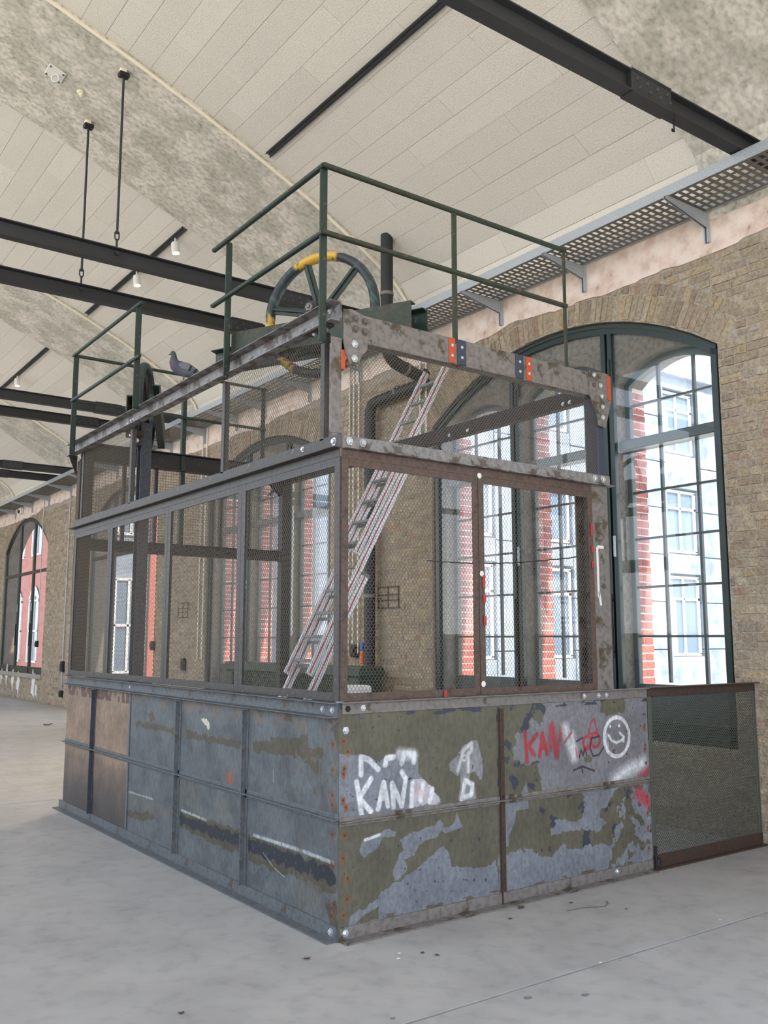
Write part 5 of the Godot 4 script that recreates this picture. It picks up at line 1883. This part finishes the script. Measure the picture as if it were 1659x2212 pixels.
	# stencilled mark on the pier: dark frame-like sign, and a second one on the next pier
	for q in [[-5.12, 2.18, 1.0, "square grid of dark paint lines sprayed on the pier behind the ladder"], [-11.57, 2.18, 1.0, "square grid of dark paint lines on the second pier seen through the left mesh"]]:
		mb = Mb.new()
		for e in [[-0.24, 0.0, 0.02, 0.27], [-0.02, 0.0, 0.02, 0.27], [0.2, 0.0, 0.02, 0.27]]:
			mb.box(Vector3(4.115, q[1] + e[1], q[0] + e[0]), Vector3(0.008, e[3], e[2] * 1.0))
		for e in [0.13, 0.03, -0.04, -0.14]:
			mb.box(Vector3(4.115, q[1] + e, q[0]), Vector3(0.008, 0.016, 0.46))
		tag(obj("painted_mark", mb, M.faded), q[3], "paint mark", "paint marks on piers")


func ladder() -> void:
	var t := thing("extension_ladder", "aluminium extension ladder with red stripes leaning inside the cage to the wall", "ladder")
	# rails lie in planes z = near and z = far; sections stacked on the upper side
	var foot := Vector3(1.36, 0.0, 0)
	var top := Vector3(4.0, 4.78, 0)
	var d := (top - foot).normalized()
	var up := Vector3(-d.y, d.x, 0)
	var len := foot.distance_to(top)
	# [start, end, offset, z near, z far]
	for s in [[0.0, 2.66, 0.0, -3.53, -4.03], [1.42, 4.22, 0.088, -3.56, -4.0], [2.80, len, 0.176, -3.59, -3.97]]:
		for z in [s[3], s[4]]:
			var a: Vector3 = foot + d * s[0] + up * s[2] + Vector3(0, 0, z)
			var b: Vector3 = foot + d * s[1] + up * s[2] + Vector3(0, 0, z)
			var mb := Mb.new()
			mb.extr(crect(0.028, 0.084, 0.004), a, b, up)
			var r := obj("rail", mb, M.alu, t)
			mb = Mb.new()
			for k in [-1.0, 1.0]:
				mb.extr(rect(0.002, 0.013, 0.0148 * k, 0.01), a + d * 0.02, b - d * 0.02, up)
			stuff(obj("red_stripe", mb, M.red, r))
			mb = Mb.new()
			mb.extr(crect(0.038, 0.095, 0.006), b - d * 0.035, b, up)
			obj("end_cap", mb, M.galv_dull if s[2] < 0.1 else M.rubber, r)
			if s[2] < 0.01:
				mb = Mb.new()
				mb.extr(crect(0.05, 0.075, 0.008), a, a + d * 0.06, up)
				obj("foot", mb, M.rubber, r)
		var n := int((s[1] - s[0]) / 0.28)
		for i in n:
			var p: Vector3 = foot + d * (s[0] + 0.16 + i * 0.28) + up * s[2]
			var mb := Mb.new()
			mb.extr(crect(0.05, 0.032, 0.005), p + Vector3(0, 0, s[3] - 0.01), p + Vector3(0, 0, s[4] + 0.01), Vector3.UP)
			obj("rung", mb, M.alu_dull, t)


func lights() -> void:
	var tr := [[3.5, -4.4, "nearest light track across the ceiling boards above the cage"], [-6.75, -10.85, "middle light track with two spotlights behind the hanging rods"], [-13.15, -17.2, "far light track with one spotlight at the left edge"]]
	for q in tr:
		var t := thing("light_track", "recessed dark metal " + q[2], "light track", "ceiling light tracks")
		var x := 1.85
		var y := vault_y(x)
		var sl := Vector3(0.909, -0.416, 0)
		var b := Basis(sl, Vector3(0.416, 0.909, 0), Vector3(0, 0, 1))
		for e in [-0.03, 0.03]:
			var mb := Mb.new()
			mb.box(Vector3(x, y - 0.016, (q[0] + q[1]) / 2) + sl * e, Vector3(0.013, 0.028, q[0] - q[1]), b)
			obj("edge_profile", mb, M.dark_steel, t)
		var mb := Mb.new()
		mb.box(Vector3(x, y - 0.002, (q[0] + q[1]) / 2), Vector3(0.06, 0.012, q[0] - q[1]), b)
		obj("back", mb, M.galv_dull, t)
		mb = Mb.new()
		mb.box(Vector3(x, y - 0.014, (q[0] + q[1]) / 2), Vector3(0.012, 0.02, q[0] - q[1] - 0.04), b)
		obj("busbar", mb, M.dark_steel, t)
	for q in [[-7.1, "white cylindrical spotlight, nearest of those lit on the ceiling track"], [-8.55, "lit white spotlight below the nearest one, partly behind the tie beam"], [-15.4, "small lit white spotlight near the left edge above the far tie beams"]]:
		var x := 1.87
		var y := vault_y(x) - 0.03
		var t := thing("spotlight", q[1], "spotlight", "track spotlights")
		var mb := Mb.new()
		var ax := Vector3(0.05, -1.0, 0.1).normalized()
		var at := Vector3(x, y - 0.06, q[0])
		mb.tube(PackedVector3Array([Vector3(x, y + 0.02, q[0]), at]), 0.015, 8)
		obj("stem", mb, M.white, t)
		mb = Mb.new()
		mb.lathe(at, ax, PackedVector2Array([Vector2(0, -0.01), Vector2(0.05, -0.01), Vector2(0.056, 0.0), Vector2(0.056, 0.15), Vector2(0.05, 0.15), Vector2(0.046, 0.125), Vector2(0.0, 0.125)]), 20)
		obj("housing", mb, M.white, t)
		mb = Mb.new()
		mb.lathe(at + ax * 0.128, ax, PackedVector2Array([Vector2(0.045, 0), Vector2(0.04, 0.012), Vector2(0.0, 0.02)]), 16)
		obj("lamp", mb, M.lamp, t)
		var l := SpotLight3D.new()
		l.name = "lamp_beam"
		l.light_energy = 3.0
		l.light_color = Color(1.0, 0.9, 0.74)
		l.light_size = 0.045
		l.spot_angle = 40.0
		l.spot_range = 30.0
		l.spot_attenuation = 2.0
		l.shadow_enabled = true
		t.add_child(l)
		l.look_at_from_position(at + ax * 0.16, at + ax * 2.0, Vector3(1, 0, 0))
	# white plate with a ring on the rib, and a lump of an old fixing
	var t := thing("ring_plate", "square white plate with a hanging ring bolted to the ceiling rib", "plate")
	var x := -0.28
	var y := vault_y(x) - 0.035
	var b := Basis(Vector3(0, 0, 1), -0.34)
	var c := Vector3(x, y - 0.01, -5.52)
	var mb := Mb.new()
	mb.cbox(c, Vector3(0.20, 0.02, 0.22), 0.006, b)
	obj("plate", mb, M.cream, t)
	for e in [[-1, -1], [1, -1], [-1, 1], [1, 1]]:
		bolt(t, c + b * Vector3(0.075 * e[0], -0.01, 0.085 * e[1]), Vector3(0, -1, 0), 0.011, M.galv_dull)
	mb = Mb.new()
	var pts := PackedVector3Array()
	for i in 13:
		var a := TAU * i / 12.0
		pts.append(c + Vector3(sin(a) * 0.035, -0.06 - cos(a) * 0.045, 0.01 + sin(a) * 0.02))
	mb.tube(pts, 0.011, 8, false)
	obj("ring", mb, M.cream, t)
	mb = Mb.new()
	x = 0.02
	mb.lathe(Vector3(x, vault_y(x) - 0.03, -5.55), Vector3(0.2, -1, 0.1).normalized(), PackedVector2Array([Vector2(0.05, 0), Vector2(0.045, 0.02), Vector2(0.025, 0.03), Vector2(0.028, 0.05), Vector2(0.0, 0.07)]), 7, false)
	tag(obj("old_fixing", mb, M.bead), "lump of an old broken fixing on the ceiling rib beside the ring plate", "fixing")


func wall_screen() -> void:
	var t := thing("mesh_screen", "low perforated steel screen between the cage panels and the brick wall", "screen")
	var mb := Mb.new()
	mb.cbox(Vector3(3.40, 1.255, 0.0), Vector3(1.38, 0.07, 0.012), 0.003)
	obj("top_bar", mb, M.rust, t)
	mb = Mb.new()
	mb.cbox(Vector3(3.41, 1.288, 0.012), Vector3(1.42, 0.008, 0.05), 0.002)
	obj("cap", mb, M.frame_brown, t)
	mb = Mb.new()
	mb.cbox(Vector3(3.40, 0.05, 0.0), Vector3(1.38, 0.10, 0.012), 0.003)
	mb.cbox(Vector3(3.40, 0.006, 0.02), Vector3(1.40, 0.012, 0.05), 0.003)
	obj("bottom_bar", mb, M.rust, t)
	for x in [2.73, 4.065]:
		mb = Mb.new()
		mb.cbox(Vector3(x, 0.65, 0.0), Vector3(0.04, 1.16, 0.012), 0.003)
		obj("side_bar", mb, M.perf, t)
	wire_panel(t, Vector3(2.75, 0.09, -0.004), Vector3(1, 0, 0), 1.30, 1.14, 0.0265, 0.0255, 0.0036, M.perf)
	mb = Mb.new()
	mb.cbox(Vector3(2.72, 0.08, 0.014), Vector3(0.02, 0.17, 0.02), 0.004)
	mb.lathe(Vector3(2.735, 0.03, 0.02), Vector3(0, 1, 0), PackedVector2Array([Vector2(0, 0), Vector2(0.02, 0), Vector2(0.02, 0.05), Vector2(0, 0.055)]), 8)
	stuff(obj("hinge", mb, M.black, t))
	# planter and bucket inside
	t = thing("perforated_bench", "dark green perforated metal bench box standing by the wall inside the cage", "bench")
	mb = Mb.new()
	mb.cbox(Vector3(3.70, 1.24, -6.75), Vector3(0.38, 0.13, 3.7), 0.02)
	obj("top", mb, M.planter, t)
	mb = Mb.new()
	for z in [-5.05, -6.8, -8.45]:
		mb = Mb.new()
		mb.cbox(Vector3(3.70, 0.59, z), Vector3(0.36, 1.17, 0.22), 0.012)
		obj("leg", mb, M.planter, t)
	var f := Node3D.new()
	f.name = "side"
	t.add_child(f, true)
	wire_panel(f, Vector3(3.53, 0.1, -5.15), Vector3(0, 0, -1), 3.2, 1.12, 0.045, 0.05, 0.008, M.planter)
	t = thing("bucket", "white plastic bucket box with lid inside the cage near the corner", "bucket")
	mb = Mb.new()
	mb.lathe(Vector3(1.95, 0.0, -2.75), Vector3.UP, PackedVector2Array([Vector2(0, 0.86), Vector2(0.14, 0.86), Vector2(0.165, 1.16)]), 20)
	obj("body", mb, M.white, t)
	mb = Mb.new()
	mb.lathe(Vector3(1.95, 0.0, -2.75), Vector3.UP, PackedVector2Array([Vector2(0.17, 1.15), Vector2(0.175, 1.16), Vector2(0.175, 1.20), Vector2(0.16, 1.215), Vector2(0, 1.215)]), 20)
	obj("lid", mb, M.white, t)
	t = thing("storage_stand", "low grey stand under the white bucket inside the cage", "stand")
	mb = Mb.new()
	mb.cbox(Vector3(2.0, 0.845, -2.9), Vector3(0.5, 0.03, 0.8), 0.005)
	obj("top", mb, M.galv_dull, t)
	for e in [[1.8, -2.55], [2.2, -2.55], [1.8, -3.25], [2.2, -3.25]]:
		mb = Mb.new()
		mb.cbox(Vector3(e[0], 0.415, e[1]), Vector3(0.035, 0.83, 0.035), 0.003)
		obj("leg", mb, M.galv_dull, t)


func pigeon() -> void:
	var t := thing("pigeon", "grey pigeon standing on the left top beam of the lift cage", "pigeon", "", Vector3(-0.045, 3.652, -2.20))
	# side-on outline lofted along the body: [forward, height, half depth, half width]; forward = -x here, then turned
	var rings := [[-0.185, 0.062, 0.006, 0.020], [-0.15, 0.066, 0.012, 0.024], [-0.11, 0.076, 0.024, 0.034], [-0.07, 0.088, 0.042, 0.048], [-0.03, 0.098, 0.054, 0.056], [0.01, 0.107, 0.058, 0.058], [0.045, 0.118, 0.056, 0.055], [0.07, 0.137, 0.048, 0.047], [0.082, 0.160, 0.038, 0.037], [0.084, 0.182, 0.029, 0.028], [0.083, 0.200, 0.023, 0.022], [0.086, 0.216, 0.0215, 0.0205], [0.091, 0.230, 0.0195, 0.019], [0.096, 0.240, 0.014, 0.014], [0.099, 0.246, 0.006, 0.006]]
	var mb := Mb.new()
	mb.use_col = true
	var n := 18
	var k := rings.size()
	var first := 0
	for i in k:
		var r: Array = rings[i]
		var p := Vector2(r[0], r[1])
		var nx := Vector2(rings[mini(i + 1, k - 1)][0], rings[mini(i + 1, k - 1)][1])
		var pv := Vector2(rings[maxi(i - 1, 0)][0], rings[maxi(i - 1, 0)][1])
		var d := (nx - pv).normalized()
		var across := Vector2(-d.y, d.x)
		var tone := c8(98, 100, 110)
		if i >= 12:
			tone = c8(66, 70, 80)
		elif i >= 9:
			tone = c8(62, 74, 78)
		elif i >= 6:
			tone = c8(82, 79, 90)
		elif i <= 1:
			tone = c8(52, 54, 60)
		mb.tint = tone.srgb_to_linear()
		for j in n:
			var a := TAU * j / n
			var o: Vector2 = across * cos(a) * float(r[2])
			var pos := Vector3(p.x + o.x, p.y + o.y, sin(a) * r[3])
			mb.add(pos, Vector3(across.x * cos(a), across.y * cos(a), sin(a)).normalized())
	for i in k - 1:
		for j in n:
			var a := i * n + j
			var b := i * n + (j + 1) % n
			mb.idx.append_array([a, b + n, b, a, a + n, b + n])
	var turn := Node3D.new()
	turn.name = "body"
	t.add_child(turn, true)
	turn.rotation.y = PI - 0.62 + 0.35
	var m := mat(Color.WHITE, 0.7)
	m.vertex_color_use_as_albedo = true
	obj("plumage", mb, m, turn)
	for s in [-1.0, 1.0]:
		mb = Mb.new()
		mb.use_col = true
		var outline := [Vector2(0.05, 0.135), Vector2(0.02, 0.152), Vector2(-0.03, 0.146), Vector2(-0.08, 0.118), Vector2(-0.13, 0.085), Vector2(-0.165, 0.062), Vector2(-0.12, 0.066), Vector2(-0.07, 0.072), Vector2(-0.02, 0.080), Vector2(0.03, 0.098), Vector2(0.052, 0.117)]
		var cen := Vector2(-0.03, 0.112)
		for i in outline.size():
			var p: Vector2 = outline[i]
			var q: Vector2 = outline[(i + 1) % outline.size()]
			mb.tint = c8(112, 114, 122).srgb_to_linear()
			var zz := func(v: Vector2) -> float: return s * (0.061 - 0.32 * maxf(0.0, -v.x - 0.02) * 0.9 - 4.0 * (v.y - 0.105) * (v.y - 0.105))
			var P := [Vector3(cen.x, cen.y, zz.call(cen) + s * 0.004), Vector3(p.x, p.y, zz.call(p)), Vector3(q.x, q.y, zz.call(q))]
			if s > 0:
				mb.tri(P[0], P[2], P[1])
			else:
				mb.tri(P[0], P[1], P[2])
			var inn: float = s * 0.012
			mb.quad(P[1], P[2], P[2] - Vector3(0, 0, inn), P[1] - Vector3(0, 0, inn))
		obj("wing", mb, m, turn)
		for q in [[-0.035, -0.055, 0.082, 0.128], [-0.075, -0.10, 0.074, 0.108]]:
			mb = Mb.new()
			var z0: float = s * (0.0655 - 0.29 * maxf(0.0, -q[0] - 0.02))
			mb.quad(Vector3(q[0], q[2], z0), Vector3(q[0] + 0.014, q[2], z0 + s * 0.003), Vector3(q[1] + 0.014, q[3], z0 - s * 0.001), Vector3(q[1], q[3], z0 - s * 0.004))
			mb.quad(Vector3(q[0], q[2], z0 - s * 0.004), Vector3(q[1], q[3], z0 - s * 0.008), Vector3(q[1] + 0.014, q[3], z0 - s * 0.005), Vector3(q[0] + 0.014, q[2], z0 - s * 0.001))
			obj("wing_bar", mb, M.rubber, turn)
		mb = Mb.new()
		mb.lathe(Vector3(0.095, 0.222, s * 0.0185), Vector3(0, 0, s), PackedVector2Array([Vector2(0.005, 0), Vector2(0.004, 0.002), Vector2(0, 0.003)]), 10)
		obj("eye", mb, M.rust, turn)
		mb = Mb.new()
		mb.tube(PackedVector3Array([Vector3(0.0, 0.06, s * 0.02), Vector3(0.004, 0.03, s * 0.02), Vector3(0.0, 0.006, s * 0.02)]), 0.0045, 6)
		for e in [-0.4, 0.0, 0.4]:
			mb.tube(PackedVector3Array([Vector3(0.0, 0.005, s * 0.02), Vector3(0.028, 0.003, s * 0.02 + e * 0.03)]), 0.003, 5)
		mb.tube(PackedVector3Array([Vector3(0.0, 0.005, s * 0.02), Vector3(-0.016, 0.003, s * 0.02)]), 0.003, 5)
		stuff(obj("leg", mb, mat(c8(112, 74, 68), 0.6), turn))
	mb = Mb.new()
	mb.lathe(Vector3(0.108, 0.219, 0), Vector3(0.95, -0.3, 0).normalized(), PackedVector2Array([Vector2(0.0065, -0.004), Vector2(0.005, 0.006), Vector2(0.003, 0.014), Vector2(0, 0.02)]), 8)
	obj("beak", mb, M.black, turn)


func debris() -> void:
	# dry leaves, crumbs and scraps scattered on the floor
	var bits := [["leaf", -0.271, 0.121, 0.028, "curled dry brown leaf on the floor left of the cage corner"], ["leaf", 1.265, 0.12, 0.035, "dry brown leaf against the cage base below the front panel seam"], ["leaf", 1.06, 0.24, 0.022, "small dark leaf on the floor in front of the first front panel"], ["leaf", 0.271, 0.403, 0.018, "dark curled leaf, left of two, on the floor before the front panel"], ["leaf", 0.312, 0.476, 0.018, "dark curled leaf, right of two, on the floor before the front panel"], ["leaf", 1.772, 0.517, 0.014, "tiny dark leaf on the floor below the smiling face"], ["paper", 0.173, 0.331, 0.016, "white paper scrap lying before the cage corner"], ["paper", 0.12, 0.39, 0.016, "second white paper crumb beside the paper scrap before the cage corner"], ["paper", 0.921, 1.047, 0.016, "white plaster chip lying on the floor joint"], ["paper", 2.05, 0.98, 0.012, "white chip on the floor joint farther right"], ["stone", 0.532, 1.294, 0.03, "larger flat grey pebble chip on the near floor"], ["stone", 0.29, 1.16, 0.028, "flat grey chip left of the larger one on the near floor"], ["stone", -0.35, 0.98, 0.018, "grey crumb on the floor joint toward the left"], ["leaf", 1.02, 1.09, 0.008, "tiny dark crumb just right of the plaster chip on the joint"], ["leaf", -1.08, 0.385, 0.02, "dark sliver alone on the near floor left of the joint"], ["leaf", 1.6, 0.22, 0.022, "dark dry leaf on the floor before the second front panel"], ["leaf", 2.43, -13.9, 0.1, "dark scrap on the far floor left of the cage"]]
	for q in bits:
		var mb := Mb.new()
		var n := 7
		var r: float = q[3]
		var c := Vector3(q[1], 0.003 + r * 0.18, q[2])
		var ring := []
		for i in n:
			var a := TAU * i / n
			var rr := r * rng.randf_range(0.55, 1.05)
			ring.append(Vector3(q[1] + cos(a) * rr, 0.002 + (rng.randf() * r * 0.45 if q[0] == "leaf" else 0.0), q[2] + sin(a) * rr * 0.6))
		for i in n:
			mb.tri(c, ring[(i + 1) % n], ring[i])
			mb.tri(c - Vector3(0, r * 0.12, 0), ring[i], ring[(i + 1) % n])
		var mt: Material = M.leaf
		if q[0] == "paper":
			mt = M.white
		elif q[0] == "stone":
			mt = M.stone
		tag(obj({"leaf": "dry_leaf", "paper": "paper_scrap", "stone": "stone_chip"}[q[0]], mb, mt), q[4], {"leaf": "leaf", "paper": "paper scrap", "stone": "stone chip"}[q[0]], "floor litter")
	var mb := Mb.new()
	mb.tube(PackedVector3Array([Vector3(1.45, 0.004, 0.33), Vector3(1.58, 0.004, 0.34), Vector3(1.66, 0.004, 0.38), Vector3(1.72, 0.004, 0.40), Vector3(1.78, 0.004, 0.37), Vector3(1.81, 0.004, 0.33)]), 0.003, 5)
	tag(obj("wire_scrap", mb, M.galv_dull), "thin curved wire scrap on the floor in front of the second panel", "wire")


func chain() -> void:
	var mb := Mb.new()
	var pts := PackedVector3Array()
	for i in 31:
		var u := i / 30.0
		pts.append(Vector3(4.0, lerpf(2.58, 2.45, u) - 0.05 * sin(u * PI) + 0.006 * (i % 2), lerpf(-4.2, -1.75, u)))
	mb.tube(pts, 0.007, 5)
	tag(obj("thin_chain", mb, M.rubber), "thin dark chain strung across the big window behind the front mesh", "chain")


func furnish() -> void:
	chain()
	guard_rails()
	sheave("spoked cable wheel with yellow paint patches on the near corner of the lift cage", Vector3(0.365, 3.89, -0.82), Vector3(-0.8808, 0, 0.4734), true)
	sheave("dark spoked cable wheel seen almost edge on at the far end of the lift cage", Vector3(0.365, 3.89, -4.08), Vector3(-0.866, 0, -0.5), false)
	tie_beams()
	cable_tray()
	pipes()
	ladder()
	lights()
	wall_screen()
	pigeon()
	debris()
